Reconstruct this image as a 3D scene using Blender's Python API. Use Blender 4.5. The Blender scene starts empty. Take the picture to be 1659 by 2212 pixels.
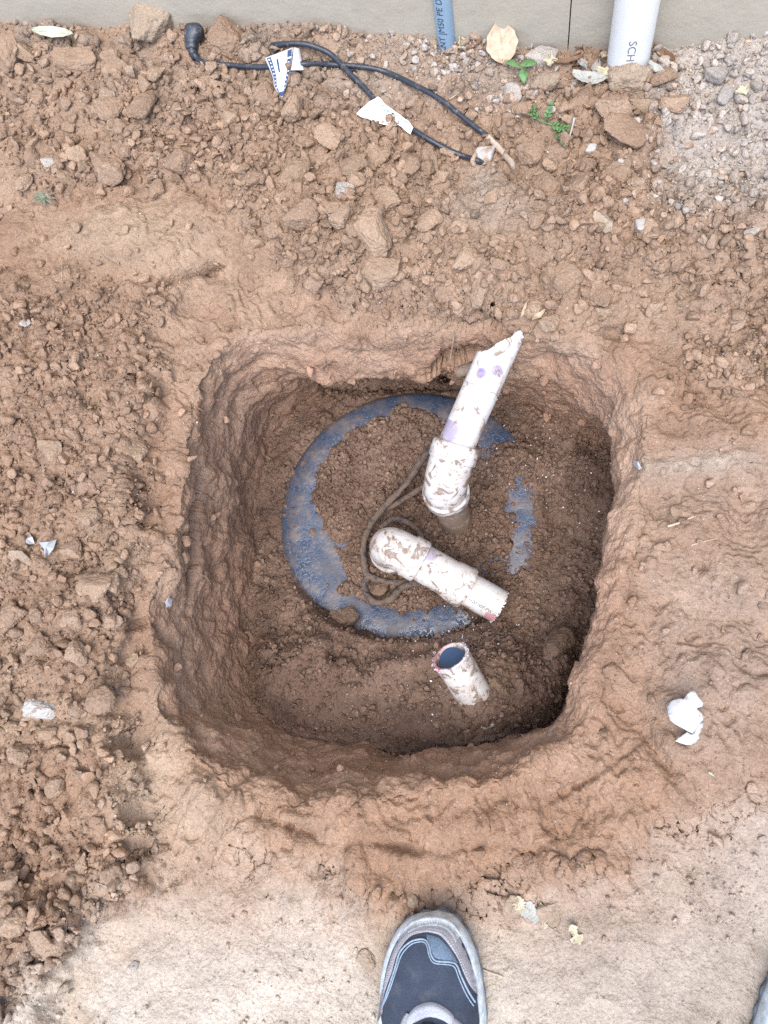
import bpy, bmesh, math, random
import numpy as np
from mathutils import Vector, Matrix
random.seed(7); RNG = np.random.default_rng(11)
SC = bpy.context.scene
COL = SC.collection

# ------------------------------------------------------------------ camera, world, sun, exposure
# Design units: pixels of a 1659 x 2212 view; F is the focal length in them.
W_, H_, F_ = 1659.0, 2212.0, 1660.0
CAM_Z = 0.93
NAD = (1120.0, 1620.0)                     # where straight down meets the picture
def nrm(v): v = np.asarray(v, float); return v / np.linalg.norm(v)
_n = nrm((NAD[0] - W_/2, -(NAD[1] - H_/2), -F_))
_x = nrm(np.cross((0, F_, H_/2 - 112.0), _n))
if _x[0] < 0: _x = -_x
_z = -_n; _y = np.cross(_z, _x)
R_CW = np.array([_x, _y, _z])              # camera vector -> world vector
CAM = np.array([0.0, 0.0, CAM_Z])
cd = bpy.data.cameras.new('camera'); cam = bpy.data.objects.new('camera', cd); COL.objects.link(cam)
cd.sensor_fit = 'HORIZONTAL'; cd.sensor_width = 36.0; cd.lens = 36.0 * F_ / W_
cd.clip_start = 0.02; cd.clip_end = 400
cam.matrix_world = Matrix.Translation(CAM) @ Matrix(R_CW.tolist()).to_4x4()
SC.camera = cam

SUN_EL, SUN_AZ = math.radians(64), math.radians(278)     # azimuth from +X, counter-clockwise
world = bpy.data.worlds.new('World'); SC.world = world; world.use_nodes = True
wn = world.node_tree; bg = wn.nodes['Background']
sky = wn.nodes.new('ShaderNodeTexSky'); sky.sky_type = 'NISHITA'; sky.sun_disc = False
sky.sun_elevation = SUN_EL; sky.sun_rotation = math.pi/2 - SUN_AZ
sky.air_density = 0.9; sky.dust_density = 1.3; sky.ozone_density = 1.2
wn.links.new(sky.outputs[0], bg.inputs[0]); bg.inputs[1].default_value = 0.138
sd = bpy.data.lights.new('sun', 'SUN'); sun = bpy.data.objects.new('sun', sd); COL.objects.link(sun)
sd.energy = 1.35; sd.angle = math.radians(48); sd.color = (1.0, 0.97, 0.94)
sdir = Vector((math.cos(SUN_EL)*math.cos(SUN_AZ), math.cos(SUN_EL)*math.sin(SUN_AZ), math.sin(SUN_EL)))
sun.rotation_euler = sdir.to_track_quat('Z', 'Y').to_euler(); sun.location = sdir * 20
SC.view_settings.view_transform = 'Standard'; SC.view_settings.look = 'None'
SC.view_settings.gamma = 1; SC.view_settings.use_curve_mapping = False
SC.view_settings.exposure = 1.50
SC.render.engine = 'CYCLES'
SC.cycles.use_denoising = False; SC.cycles.max_bounces = 6; SC.cycles.diffuse_bounces = 4

# ------------------------------------------------------------------ geometry helpers
def G(px, py, z=0.0):
    """world point at height z on the ray through a design pixel"""
    px = np.asarray(px, float); py = np.asarray(py, float)
    d = np.stack([px - W_/2, -(py - H_/2), np.full_like(px, -F_)], -1) @ R_CW.T
    t = (np.asarray(z) - CAM_Z) / d[..., 2]
    return CAM + d * t[..., None]
def PROJ(P):
    q = (np.asarray(P, float) - CAM) @ R_CW
    w = -q[..., 2]; w = np.where(np.abs(w) < 1e-4, 1e-4, w)
    return W_/2 + F_*q[..., 0]/w, H_/2 - F_*q[..., 1]/w
def ss(a, b, x):
    t = np.clip((x - a) / (b - a), 0, 1); return t*t*(3 - 2*t)

def _h(ix, iy, iz, s):
    with np.errstate(over='ignore'):
        h = (ix.astype(np.uint32)*np.uint32(374761393) + iy.astype(np.uint32)*np.uint32(668265263)
             + iz.astype(np.uint32)*np.uint32(2147483647) + np.uint32((s*974711) & 0xffffffff))
        h = (h ^ (h >> np.uint32(13))) * np.uint32(1274126177)
        h = (h ^ (h >> np.uint32(15))) * np.uint32(2246822519)
        h = h ^ (h >> np.uint32(13))
    return h.astype(np.float32) * np.float32(1/4294967296.0)
def vnoise(p, s=0):
    i = np.floor(p).astype(np.int32); f = (p - i).astype(np.float32); w = f*f*f*(f*(f*6-15)+10)
    r = 0
    for a in (0, 1):
        wa = w[..., 0] if a else 1 - w[..., 0]
        for b in (0, 1):
            wb = w[..., 1] if b else 1 - w[..., 1]
            for c in (0, 1):
                wc = w[..., 2] if c else 1 - w[..., 2]
                r = r + wa*wb*wc*_h(i[..., 0]+a, i[..., 1]+b, i[..., 2]+c, s)
    return r*2 - 1
_RM = np.array([[0.36, 0.48, -0.8], [-0.8, 0.6, 0.0], [0.48, 0.64, 0.6]], np.float32)
def fbm(p, f, o=4, s=0, g=0.5):
    p = np.asarray(p, np.float32)*np.float32(f); a, r, t = 1.0, 0, 0
    for k in range(o):
        r = r + a*vnoise(p, s+k*17); t += a; a *= g
        p = (p @ _RM.T)*np.float32(2.03) + np.float32(5.7)
    return r/t
def worley(p, f, s=0):
    """(F1, F2, random of the nearest cell)"""
    p = np.asarray(p, np.float32)*np.float32(f); i = np.floor(p).astype(np.int32); fr = p - i
    d1 = np.full(p.shape[:-1], 9, np.float32); d2 = d1.copy(); rnd = np.zeros_like(d1); tl = np.zeros_like(d1)
    for a in (-1, 0, 1):
        for b in (-1, 0, 1):
            for c in (-1, 0, 1):
                x, y, z = i[..., 0]+a, i[..., 1]+b, i[..., 2]+c
                h1 = _h(x, y, z, s); h2 = _h(x, y, z, s+101); h3 = _h(x, y, z, s+202)
                ex, ey, ez = a+.1+.8*h1-fr[..., 0], b+.1+.8*h2-fr[..., 1], c+.1+.8*h3-fr[..., 2]; d = np.sqrt(ex*ex+ey*ey+ez*ez)
                m = d < d1
                d2 = np.where(m, d1, np.minimum(d2, d)); rnd = np.where(m, h1, rnd); tl = np.where(m, (h2*2-1)*ex+(h3*2-1)*ey+((h1*7.3) % 1*2-1)*ez, tl); d1 = np.where(m, d, d1)
    worley.tilt = tl; return d1, d2, rnd

def mesh_np(name, V, Fc, col=None, attr='soil', smooth=True):
    """mesh from arrays: V (n,3), Fc list of (m,k) arrays or a list of tuples"""
    me = bpy.data.meshes.new(name)
    V = np.ascontiguousarray(V, np.float32)
    if isinstance(Fc, np.ndarray): Fc = [Fc]
    if Fc and isinstance(Fc[0], np.ndarray):
        loops = np.concatenate([f.ravel() for f in Fc]).astype(np.int32)
        tot = np.concatenate([np.full(len(f), f.shape[1], np.int32) for f in Fc])
    else:
        loops = np.array([i for f in Fc for i in f], np.int32); tot = np.array([len(f) for f in Fc], np.int32)
    st = np.concatenate([[0], np.cumsum(tot)[:-1]]).astype(np.int32)
    me.vertices.add(len(V)); me.vertices.foreach_set('co', V.ravel())
    me.loops.add(len(loops)); me.loops.foreach_set('vertex_index', loops)
    me.polygons.add(len(tot)); me.polygons.foreach_set('loop_start', st); me.polygons.foreach_set('loop_total', tot)
    me.polygons.foreach_set('use_smooth', np.full(len(tot), smooth))
    me.update(calc_edges=True)
    if col is not None:
        c = np.ones((len(V), 4), np.float32); c[:, :col.shape[1]] = col
        at = me.color_attributes.new(attr, 'FLOAT_COLOR', 'POINT'); at.data.foreach_set('color', c.ravel())
    return me
def obj(name, me, m=None, parent=None, loc=None):
    o = bpy.data.objects.new(name, me); COL.objects.link(o)
    if m and me is not None and not me.materials: me.materials.append(m)
    if parent is not None:
        o.parent = parent
    if loc is not None: o.location = loc
    return o
def tag(o, label=None, cat=None, group=None, kind=None):
    if label: o['label'] = label
    if cat: o['category'] = cat
    if group: o['group'] = group
    if kind: o['kind'] = kind
    return o
def thing(name, loc, label, cat, group=None):
    return tag(obj(name, None, loc=tuple(loc)), label, cat, group)
def rel(V, root):                            # world vertices -> root space (roots are only translated)
    return np.asarray(V, float) - np.array(root.location)

def cr(pts, n):                              # Catmull-Rom through points, n samples
    P = np.asarray(pts, float); P = np.vstack([2*P[0]-P[1], P, 2*P[-1]-P[-2]])
    t = np.linspace(0, len(P)-3-1e-6, n); i = t.astype(int); f = (t-i)[:, None]
    a, b, c, d = P[i], P[i+1], P[i+2], P[i+3]
    return .5*((2*b)+(-a+c)*f+(2*a-5*b+4*c-d)*f**2+(-a+3*b-3*c+d)*f**3)
def even(P, n):
    P = np.asarray(P, float); s = np.concatenate([[0], np.cumsum(np.linalg.norm(np.diff(P, axis=0), axis=1))])
    t = np.linspace(0, s[-1], n); return np.stack([np.interp(t, s, P[:, k]) for k in range(P.shape[1])], 1)
def frames(P):
    T = np.gradient(P, axis=0); T /= np.maximum(np.linalg.norm(T, axis=1, keepdims=True), 1e-9)
    u = np.cross(T[0], (0.31, 0.2, 0.93)); u /= np.linalg.norm(u); U = []
    for t in T:
        u = u - t*np.dot(u, t); u = u/np.linalg.norm(u); U.append(u)
    U = np.array(U); return T, U, np.cross(T, U)
def tube(P, r, seg=20, caps=True, flat=1.0):
    P = np.asarray(P, float); n = len(P); r = np.broadcast_to(np.asarray(r, float), (n,))
    T, U, B = frames(P); a = np.linspace(0, 2*np.pi, seg, endpoint=False)
    V = P[:, None] + r[:, None, None]*(np.cos(a)[None, :, None]*U[:, None] + flat*np.sin(a)[None, :, None]*B[:, None])
    V = V.reshape(-1, 3); i = np.arange(n-1)[:, None]*seg; j = np.arange(seg)[None]; k = (j+1) % seg
    Fq = np.stack([i+j, i+k, i+seg+k, i+seg+j], -1).reshape(-1, 4)
    fs = [tuple(f) for f in Fq]
    if caps: fs += [tuple(range(seg))[::-1], tuple(range((n-1)*seg, n*seg))]
    return V, fs
def join(*parts):
    V, Fs, o = [], [], 0
    for v, f in parts:
        V.append(np.asarray(v, float)); Fs += [tuple(int(i)+o for i in t) for t in f]; o += len(v)
    return np.vstack(V), Fs
def poly_sheet(pts, th=0.0004, cuts=0, zf=None):
    """sheet cut to an outline of world points, with real thickness"""
    bm = bmesh.new(); vs = [bm.verts.new(p) for p in pts]; f = bm.faces.new(vs)
    bmesh.ops.triangulate(bm, faces=[f])
    for _ in range(cuts):
        bmesh.ops.subdivide_edges(bm, edges=bm.edges[:], cuts=1, use_grid_fill=True)
    if zf:
        for v in bm.verts: v.co.z += zf(v.co)
    bm.normal_update()
    if sum(ff.normal.z for ff in bm.faces) < 0: bmesh.ops.reverse_faces(bm, faces=bm.faces[:])
    r = bmesh.ops.extrude_face_region(bm, geom=bm.faces[:])
    for v in r['geom']:
        if isinstance(v, bmesh.types.BMVert): v.co.z += th
    bmesh.ops.recalc_face_normals(bm, faces=bm.faces[:])
    me = bpy.data.meshes.new('sheet'); bm.to_mesh(me); bm.free(); return me
def shift(me, root):
    me.transform(Matrix.Translation(-root.location)); return me

# ------------------------------------------------------------------ materials
class NT:
    def __init__(s, name):
        s.m = bpy.data.materials.new(name); s.m.use_nodes = True; s.t = s.m.node_tree; s.b = s.t.nodes['Principled BSDF']
        s.pos = s.n('ShaderNodeNewGeometry').outputs['Position']
    def n(s, ty, **kw):
        x = s.t.nodes.new(ty)
        for k, v in kw.items(): setattr(x, k, v)
        return x
    def l(s, a, b): s.t.links.new(a, b)
    def noise(s, sc, det=4, rough=.55, dim='3D', vec=None, dist=0.0):
        x = s.n('ShaderNodeTexNoise'); x.inputs['Scale'].default_value = sc; x.inputs['Detail'].default_value = det
        x.inputs['Roughness'].default_value = rough; x.inputs['Distortion'].default_value = dist; s.l(vec or s.pos, x.inputs['Vector']); return x.outputs['Fac']
    def voro(s, sc, feature='F1', out='Distance', vec=None):
        x = s.n('ShaderNodeTexVoronoi'); x.feature = feature; x.inputs['Scale'].default_value = sc
        s.l(vec or s.pos, x.inputs['Vector']); return x.outputs[out]
    def ramp(s, fac, stops):
        x = s.n('ShaderNodeValToRGB'); e = x.color_ramp.elements
        while len(e) < len(stops): e.new(.5)
        for i, (p, c) in enumerate(stops):
            e[i].position = p; e[i].color = (c, c, c, 1) if np.isscalar(c) else (*c, 1)
        s.l(fac, x.inputs[0]); return x.outputs[0]
    def mix(s, fac, a, b, mode='MIX'):
        x = s.n('ShaderNodeMix', data_type='RGBA', blend_type=mode)
        for v, i in ((fac, 0), (a, 6), (b, 7)):
            if hasattr(v, 'is_linked'): s.l(v, x.inputs[i])
            elif i == 0: x.inputs[0].default_value = v
            else: x.inputs[i].default_value = (*v, 1)
        return x.outputs[2]
    def math(s, op, a, b=0.0, clamp=False):
        x = s.n('ShaderNodeMath', operation=op); x.use_clamp = clamp
        for i, v in enumerate((a, b)):
            if hasattr(v, 'is_linked'): s.l(v, x.inputs[i])
            else: x.inputs[i].default_value = v
        return x.outputs[0]
    def bump(s, h, dist, strength=1.0, prev=None):
        x = s.n('ShaderNodeBump'); x.inputs['Distance'].default_value = dist; x.inputs['Strength'].default_value = strength
        s.l(h, x.inputs['Height'])
        if prev is not None: s.l(prev, x.inputs['Normal'])
        return x.outputs[0]
    def done(s, col=None, rough=None, normal=None, **kw):
        for k, v in (('Base Color', col), ('Roughness', rough), ('Normal', normal)):
            if v is None: continue
            if hasattr(v, 'is_linked'): s.l(v, s.b.inputs[k])
            elif k == 'Base Color': s.b.inputs[k].default_value = (*v, 1)
            else: s.b.inputs[k].default_value = v
        for k, v in kw.items(): s.b.inputs[k.replace('_', ' ')].default_value = v
        return s.m

def tone(c, s_=.94):
    c = np.asarray(c, np.float32); l = (c @ np.array([.3, .6, .1], np.float32))[..., None]; return (l + (c-l)*s_)*np.array([1.03, 1.0, .95], np.float32)
def soil_nodes(t, base):
    v1 = t.ramp(t.noise(28, 5), [(.25, .80), (.75, 1.16)])
    v2 = t.ramp(t.noise(260, 4, .7), [(.25, .72), (.75, 1.22)])
    c = t.mix(1, t.mix(1, base, v1, 'MULTIPLY'), v2, 'MULTIPLY')
    pk = t.math('LESS_THAN', t.voro(210), .19)
    pr = t.math('GREATER_THAN', t.math('MULTIPLY', 1.0, t.noise(90, 2)), .56)
    c = t.mix(t.math('MULTIPLY', t.math('MULTIPLY', pk, pr), .55), c, (.55, .46, .38))
    nb = t.bump(t.noise(110, 5, .70), .0065, .8)
    nb = t.bump(t.voro(330, 'SMOOTH_F1'), .0022, .55, nb)
    return c, nb
t = NT('soil'); at = t.n('ShaderNodeAttribute'); at.attribute_name = 'soil'
c, nb = soil_nodes(t, at.outputs['Color']); M_SOIL = t.done(c, .95, nb, Specular_IOR_Level=.15)
def clod_mat(name, a, b):
    t = NT(name); oi = t.n('ShaderNodeObjectInfo'); base = t.mix(oi.outputs['Random'], tuple(tone(a)), tuple(tone(b)))
    c, nb = soil_nodes(t, base); return t.done(c, .95, nb, Specular_IOR_Level=.15)
M_CLOD = clod_mat('dry_clod', (.31, .21, .145), (.40, .285, .20))
M_CLODW = clod_mat('damp_clod', (.19, .125, .088), (.25, .17, .12))
M_ROCK = clod_mat('tan_rock', (.36, .27, .195), (.42, .33, .25))
M_GREY = clod_mat('grey_stone', (.34, .31, .29), (.46, .42, .38))
def simple(name, col, rough=.6, var=.15, sc=60, bd=0.0, bsc=200, **kw):
    t = NT(name); c = t.mix(1, col, t.ramp(t.noise(sc, 4), [(.25, 1-var), (.75, 1+var)]), 'MULTIPLY')
    return t.done(c, rough, t.bump(t.noise(bsc, 5), bd, .8) if bd else None, **kw)
t = NT('quartz'); c = t.mix(t.ramp(t.noise(70, 5), [(.52, 0.0), (.64, 1.0)]), (.44, .41, .375), (.30, .20, .13))
M_QUARTZ = t.done(c, .5, t.bump(t.noise(150, 6), .004, .6))

def pvc(name, mudlo, mudhi, msc=55, base=(.69, .685, .67)):
    t = NT(name); at = t.n('ShaderNodeAttribute'); at.attribute_name = 'stain'
    film = t.ramp(t.noise(38, 6, .65), [(.40, 0.0), (.75, .5)])
    c = t.mix(film, base, (.52, .40, .30))
    c = t.mix(at.outputs['Alpha'], c, at.outputs['Color'])
    nz = t.n('ShaderNodeSeparateXYZ'); geo = t.n('ShaderNodeNewGeometry'); t.l(geo.outputs['Normal'], nz.inputs[0])
    low = t.math('MULTIPLY', t.math('SUBTRACT', .45, nz.outputs['Z']), .16, True)         # soil cakes on the undersides
    f0 = t.math('ADD', t.noise(msc*.8, 6, .62, dist=1.1), low)
    mm = t.ramp(f0, [(mudlo, 0.0), ((mudlo+mudhi)/2, .55), (mudhi+.025, 1.0)])
    halo = t.ramp(f0, [(mudlo-.12, 0.0), (mudlo+.01, .6)])
    scr = t.ramp(t.noise(210, 4, .7), [(.56, 0.0), (.70, .6)])
    mk = t.math('MAXIMUM', mm, t.math('MULTIPLY', scr, t.math('ADD', film, halo)))
    c = t.mix(halo, c, (.50, .40, .31))
    c = t.mix(mk, c, t.mix(t.noise(180, 4), (.20, .135, .095), (.34, .25, .185)))
    r = t.ramp(mk, [(0, .32), (1, .9)])
    nb = t.bump(mk, .0012, .9); nb = t.bump(t.noise(400, 4), .0004, .5, nb)
    return t.done(c, r, nb)
M_PVC = pvc('muddy_white_plastic', .605, .665)
M_PVCM = pvc('very_muddy_white_plastic', .50, .55, 60)
M_PVC2 = pvc('patchy_white_plastic', .56, .625, 62)
M_PVCD = pvc('dirt_caked_plastic', .40, .49, 48, (.70, .66, .62))
M_PVCCLEAN = simple('clean_white_plastic', (.74, .74, .73), .28, .02)
M_BLUEPIPE = simple('blue_grey_plastic', (.25, .36, .47), .38, .05)
M_INK = simple('ink', (.035, .045, .06), .6, .1)
M_INKG = simple('grey_ink', (.16, .17, .20), .6, .1)
t = NT('lid_plastic')
smear = t.ramp(t.noise(30, 7, .66), [(.40, 0.0), (.64, 1.0)])
fine = t.ramp(t.noise(190, 5, .7), [(.46, 0.0), (.68, .7)])
mk = t.math('MAXIMUM', t.math('MULTIPLY', smear, .76), t.math('MULTIPLY', fine, .8))
c = t.mix(mk, (.032, .064, .122), (.185, .142, .115))  # dark plastic, with blue of the reflected sky put into its base colour
M_LID = t.done(c, t.ramp(mk, [(0, .16), (1, .6)]), t.bump(mk, .0012, .7), IOR=1.85)
M_WATER = NT('still_water').done((.025, .05, .10), .03, None, IOR=1.6)  # blue of the mirrored sky is put into the water's colour
t = NT('black_rubber'); dust = t.ramp(t.noise(120, 5, .65), [(.55, 0.0), (.72, .55)])
M_CORD = t.done(t.mix(dust, (.030, .037, .050), (.34, .28, .22)), t.ramp(dust, [(0, .38), (1, .85)]), t.bump(t.noise(260, 4), .0005, .5))
t = NT('muddy_rubber'); dust = t.ramp(t.noise(90, 6, .65), [(.34, 0.0), (.52, 1.0)])
M_CORDM = t.done(t.mix(dust, (.03, .035, .045), t.mix(t.noise(200, 4), (.10, .068, .05), (.20, .14, .10))), .85, t.bump(t.noise(160, 6), .003, .9))
M_TAG = simple('white_tag', (.80, .80, .80), .45, .02)
M_NAVY = simple('navy_print', (.035, .07, .16), .5, .2, 300)
M_TEAL = simple('teal_print', (.22, .36, .40), .5, .2, 300)
t = NT('painted_wall')
stain = t.ramp(t.noise(7, 6, .6), [(.45, 0.0), (.75, .5)])
c = t.mix(stain, (.42, .375, .30), (.36, .315, .245))
c = t.mix(t.ramp(t.noise(85, 5, .6), [(.62, 0.0), (.75, .35)]), c, (.52, .50, .47))
nb = t.bump(t.noise(38, 3, .5), .0035, .5); nb = t.bump(t.noise(230, 3), .0008, .5, nb)
M_WALL = t.done(c, .62, nb)
M_DARK = simple('dark_void', (.02, .018, .016), .9)
def leaf_mat(name, a, b, rough=.7):
    t = NT(name); c = t.mix(t.ramp(t.noise(110, 5), [(.3, 0.0), (.7, 1.0)]), a, b)
    return t.done(c, rough, t.bump(t.noise(350, 4), .0012, .6))
M_LTAN = leaf_mat('tan_leaf', (.42, .30, .19), (.60, .49, .36))
M_LBROWN = leaf_mat('brown_leaf', (.13, .07, .04), (.26, .15, .085))
M_LGREY = leaf_mat('grey_leaf', (.33, .325, .29), (.46, .45, .40))
M_LYEL = leaf_mat('yellow_leaf', (.46, .40, .26), (.58, .53, .39))
M_LGRN = leaf_mat('pale_green_leaf', (.40, .42, .31), (.50, .51, .40))
M_WEED = leaf_mat('weed_green', (.075, .17, .055), (.15, .28, .105), .5)
M_WEEDG = leaf_mat('dusty_green', (.14, .17, .11), (.22, .25, .17))
M_STRAW = leaf_mat('straw', (.42, .34, .22), (.60, .52, .38))
M_TWIG = leaf_mat('root_bark', (.30, .22, .15), (.45, .36, .27))
M_FILM = simple('thin_plastic_film', (.42, .43, .45), .25, .1)
M_SCRAP = pvc('scrap_plastic', .66, .70, 70, (.62, .64, .64))

# ------------------------------------------------------------------ ground with the dug hole (one sheet, polar about the hole)
ZL = -0.27                                   # top of the tank lid
CEN = G(900, 1180, ZL)[:2]
RIM = [(540,705,0),(620,700,0),(700,695,0),(870,695,0),(1000,690,0),(1130,715,0),(1250,745,0),(1375,775,0),(1400,860,0),(1385,960,0),(1395,1060,0),
       (1375,1200,0),(1335,1330,0),(1300,1460,0),(1260,1590,0),(1180,1655,0),(1050,1698,0),(900,1708,0),(740,1728,0),(600,1748,0),(500,1705,0),
       (395,1640,0),(325,1480,0),(318,1370,0),(340,1270,0),(375,1150,0),(400,1050,0),(412,950,0),(425,860,0),(465,770,0)]
LIP = [(580,795,-.08),(700,822,-.10),(870,826,-.11),(1000,835,-.11),(1130,815,-.10),(1245,850,-.10),(1300,905,-.10),(1334,965,-.045),(1338,1060,-.03),(1323,1130,-.03),
       (1295,1250,-.03),(1250,1430,-.03),(1206,1560,-.05),(1170,1590,-.08),(1050,1622,-.10),(900,1632,-.12),(740,1640,-.125),(620,1638,-.12),(545,1605,-.12),
       (455,1540,-.11),(405,1400,-.09),(425,1250,-.09),(455,1150,-.09),(470,1050,-.09),(478,950,-.09),(505,850,-.09)]
FLO = [(640,880,-.285),(740,815,-.285),(870,800,-.285),(1000,815,-.285),(1110,850,-.28),(1200,915,-.28),(1285,940,-.28),(1345,980,-.28),(1350,1060,-.28),(1340,1130,-.28),
       (1310,1250,-.275),(1265,1430,-.26),(1215,1560,-.24),(1150,1582,-.22),(1000,1622,-.20),(800,1612,-.20),(660,1590,-.20),(560,1545,-.20),
       (535,1400,-.24),(545,1250,-.27),(548,1130,-.28),(560,1030,-.28),(590,940,-.285)]
NT_ = 1760
TH = np.linspace(-np.pi, np.pi, NT_, endpoint=False)
def polar(L, sm):
    L = np.array(L, float); P = G(L[:, 0], L[:, 1], L[:, 2])
    a = np.arctan2(P[:, 1]-CEN[1], P[:, 0]-CEN[0]); r = np.hypot(P[:, 0]-CEN[0], P[:, 1]-CEN[1]); o = np.argsort(a)
    a, r, z = a[o], r[o], P[o, 2]
    a = np.concatenate([a-2*np.pi, a, a+2*np.pi]); r = np.tile(r, 3); z = np.tile(z, 3)
    r, z = np.interp(TH, a, r), np.interp(TH, a, z)
    k = np.exp(-.5*(np.arange(-60, 61)/sm)**2); k /= k.sum()
    f = lambda q: np.convolve(np.concatenate([q[-60:], q, q[:60]]), k, 'valid')
    return f(r), f(z)
r0, z0 = polar(RIM, 8); r1, z1 = polar(LIP, 5); r2, z2 = polar(FLO, 10)
cs = np.stack([np.cos(TH), np.sin(TH), np.zeros_like(TH)], 1)*3
sw = 1-.7*ss(.1, .6, np.cos(TH)); r0 += sw*.014*fbm(cs, 3.2, 4, 3); r1 += sw*.008*fbm(cs, 4, 4, 4); r2 += .008*fbm(cs, 3, 3, 5)
NF, NW, NR, NO, NX = 185, 95, 62, 290, 42
rows_r, rows_z, rows_s = [], [], []
for t_ in np.linspace(0.004, 1, NF): rows_r.append(r2*t_); rows_z.append(z2); rows_s.append(t_*.999)
for k in range(1, NW+1):
    t_ = k/NW; rows_r.append(r2+(r1-r2)*t_); rows_z.append(z2+(z1-z2)*t_); rows_s.append(1+t_*.999)
for k in range(1, NR+1):
    t_ = k/NR; rows_r.append(r1+(r0-r1)*t_); rows_z.append(z1+(z0-z1)*(1-(1-t_)**1.7)); rows_s.append(2+t_*.999)
for k in range(1, NO+1): rows_r.append(r0+k*.0024); rows_z.append(z0); rows_s.append(3+k*.0024)
d_ = NO*.0024; st_ = .0034
for k in range(NX):
    d_ += st_; st_ *= 1.24; rows_r.append(r0+d_); rows_z.append(z0); rows_s.append(3+min(d_, 50))
RR = np.array(rows_r); ZZ = np.array(rows_z); S_ = np.repeat(np.array(rows_s)[:, None], NT_, 1)
P = np.stack([CEN[0]+RR*np.cos(TH), CEN[1]+RR*np.sin(TH), ZZ], -1)
NRW = len(P)
U0, V0 = PROJ(np.concatenate([P[..., :2], np.zeros_like(ZZ)[..., None]], -1))     # design px of the plan position at ground level
far = (S_ > 4.2); U0 = np.clip(U0, -900, 2600); V0 = np.clip(V0, -500, 3200)
out = ss(2.55, 3.02, S_)
def pl(x, xs, ys): return np.interp(x, xs, ys)
wob = 55*fbm(P*np.array([1, 1, 0]), 11, 4, 21) + 30*fbm(P*np.array([1, 1, 0]), 42, 4, 22)
W_left = ss(40, -40, U0 + wob - pl(V0, [600,800,1000,1200,1400,1600,1800,1900,2000,2100,2212,2500], [360,330,330,300,270,260,310,280,190,110,90,60]))*ss(560, 700, V0)
W_top = ss(40, -40, V0 + wob - pl(U0, [-300,0,250,430,600,720,900,1100,1300,1659,2300], [440,430,425,400,560,650,690,690,715,830,850]))
W_pale = ss(-105, 75, V0 + 1.1*wob + 75*fbm(P*np.array([1, 1, 0]), 70, 4, 23) - pl(U0, [-300,0,100,230,330,430,560,720,860,1000,1130,1280,1450,1659,2300], [2290,2250,2060,1960,1890,1840,1870,1950,1990,1995,1950,1880,1830,1730,1690]))
W_grey = ss(1330, 1500, U0 + wob)*ss(620, 330, V0 + wob)
W_grav = np.exp(-(((U0-905)/150)**2 + ((V0-110)/85)**2)) + np.exp(-(((U0-1090)/110)**2+((V0-180)/60)**2))
W_dust = np.exp(-(((U0-1060)/120)**2 + ((V0-480)/70)**2)) + .8*np.exp(-(((U0-800)/110)**2+((V0-215)/45)**2))
W_slab = np.exp(-(((U0-320)/190)**2 + ((V0-530)/75)**2))
rough = np.clip(np.maximum(W_left, W_top*.95)*(1-.8*np.clip(W_dust, 0, 1))*(1-.75*W_slab)*(1-.55*W_grey), 0, 1)
patch = ss(.05, .45, fbm(P, 7, 4, 33))
rough = np.maximum(rough, .65*patch*(1-W_pale)*out)
rough = rough*(1-.8*np.clip(np.exp(-(((U0-400)/130)**2+((V0-1760)/100)**2)), 0, 1))
rough = np.where(S_ < 1, .85, rough)
rough = np.where((S_ >= 1) & (S_ < 3), np.maximum(rough*.5, .15), rough)

# --- floor of the hole: loose dirt thrown over the lid
U1, V1 = PROJ(np.concatenate([P[..., :2], np.full_like(ZZ, ZL)[..., None]], -1))
rl = np.hypot((U1-882)/286, (V1-1108)/280); ph = np.degrees(np.arctan2(V1-1108, U1-882))
angw = np.where(ph < 0, ss(-22, -50, ph), ss(48, 84, ph))
n1 = fbm(P, 26, 5, 41); n2 = fbm(P, 60, 4, 42)
inner = .78 - .11*ss(95, 150, np.where(ph < 0, ph+360, ph))*ss(215, 160, np.where(ph < 0, ph+360, ph))
cover = .75 - 1.75*ss(inner-.10, inner+.02, rl)*angw
def ell(cx, cy, rx, ry, a=0, u=U1, v=V1):
    a = math.radians(a); du, dv = u-cx, v-cy; x = du*math.cos(a)+dv*math.sin(a); y = -du*math.sin(a)+dv*math.cos(a)
    return np.exp(-((x/rx)**2+(y/ry)**2)).astype(np.float32)
cover -= 2.0*ell(1126, 1150, 40, 112, 5) + 1.1*ell(1085, 935, 40, 40) + 1.0*ell(960, 1365, 90, 28, -12) + 1.4*ell(745, 1178, 34, 36) + 1.3*ell(690, 1300, 45, 60, -35) + 1.0*ell(1045, 1225, 45, 40)
cover = np.clip(cover, -1.1, 1)
zl = ZL + .010*cover + .007*n1 + .009*n2 + .004*fbm(P, 140, 3, 43)
zo = ZZ + .010*n1 + .005*n2 + .02*ell(1230, 1400, 60, 120) + .012*ell(1130, 1480, 90, 60)
zfl = zo*ss(.97, 1.06, rl) + np.maximum(zl, -1)*(1-ss(.97, 1.06, rl))
zfl = zfl + .085*ss(1385, 1500, V1)*ss(1.0, 1.12, rl)*ss(.80, .99, 2-S_)*0 + .075*ss(1350, 1580, V1 + 60*n1)*ss(1.0, 1.22, rl)
zmx = ZZ[NF]                                   # never above the wall's foot by much
edge = ss(.86, 1.0, S_)
zfl = np.minimum(zfl, -.175) + .022*ell(1035, 1525, 75, 50)
P[..., 2] = np.where(S_ < 1, zfl*(1-edge) + (ZZ+.004*n1)*edge, P[..., 2])

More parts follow.
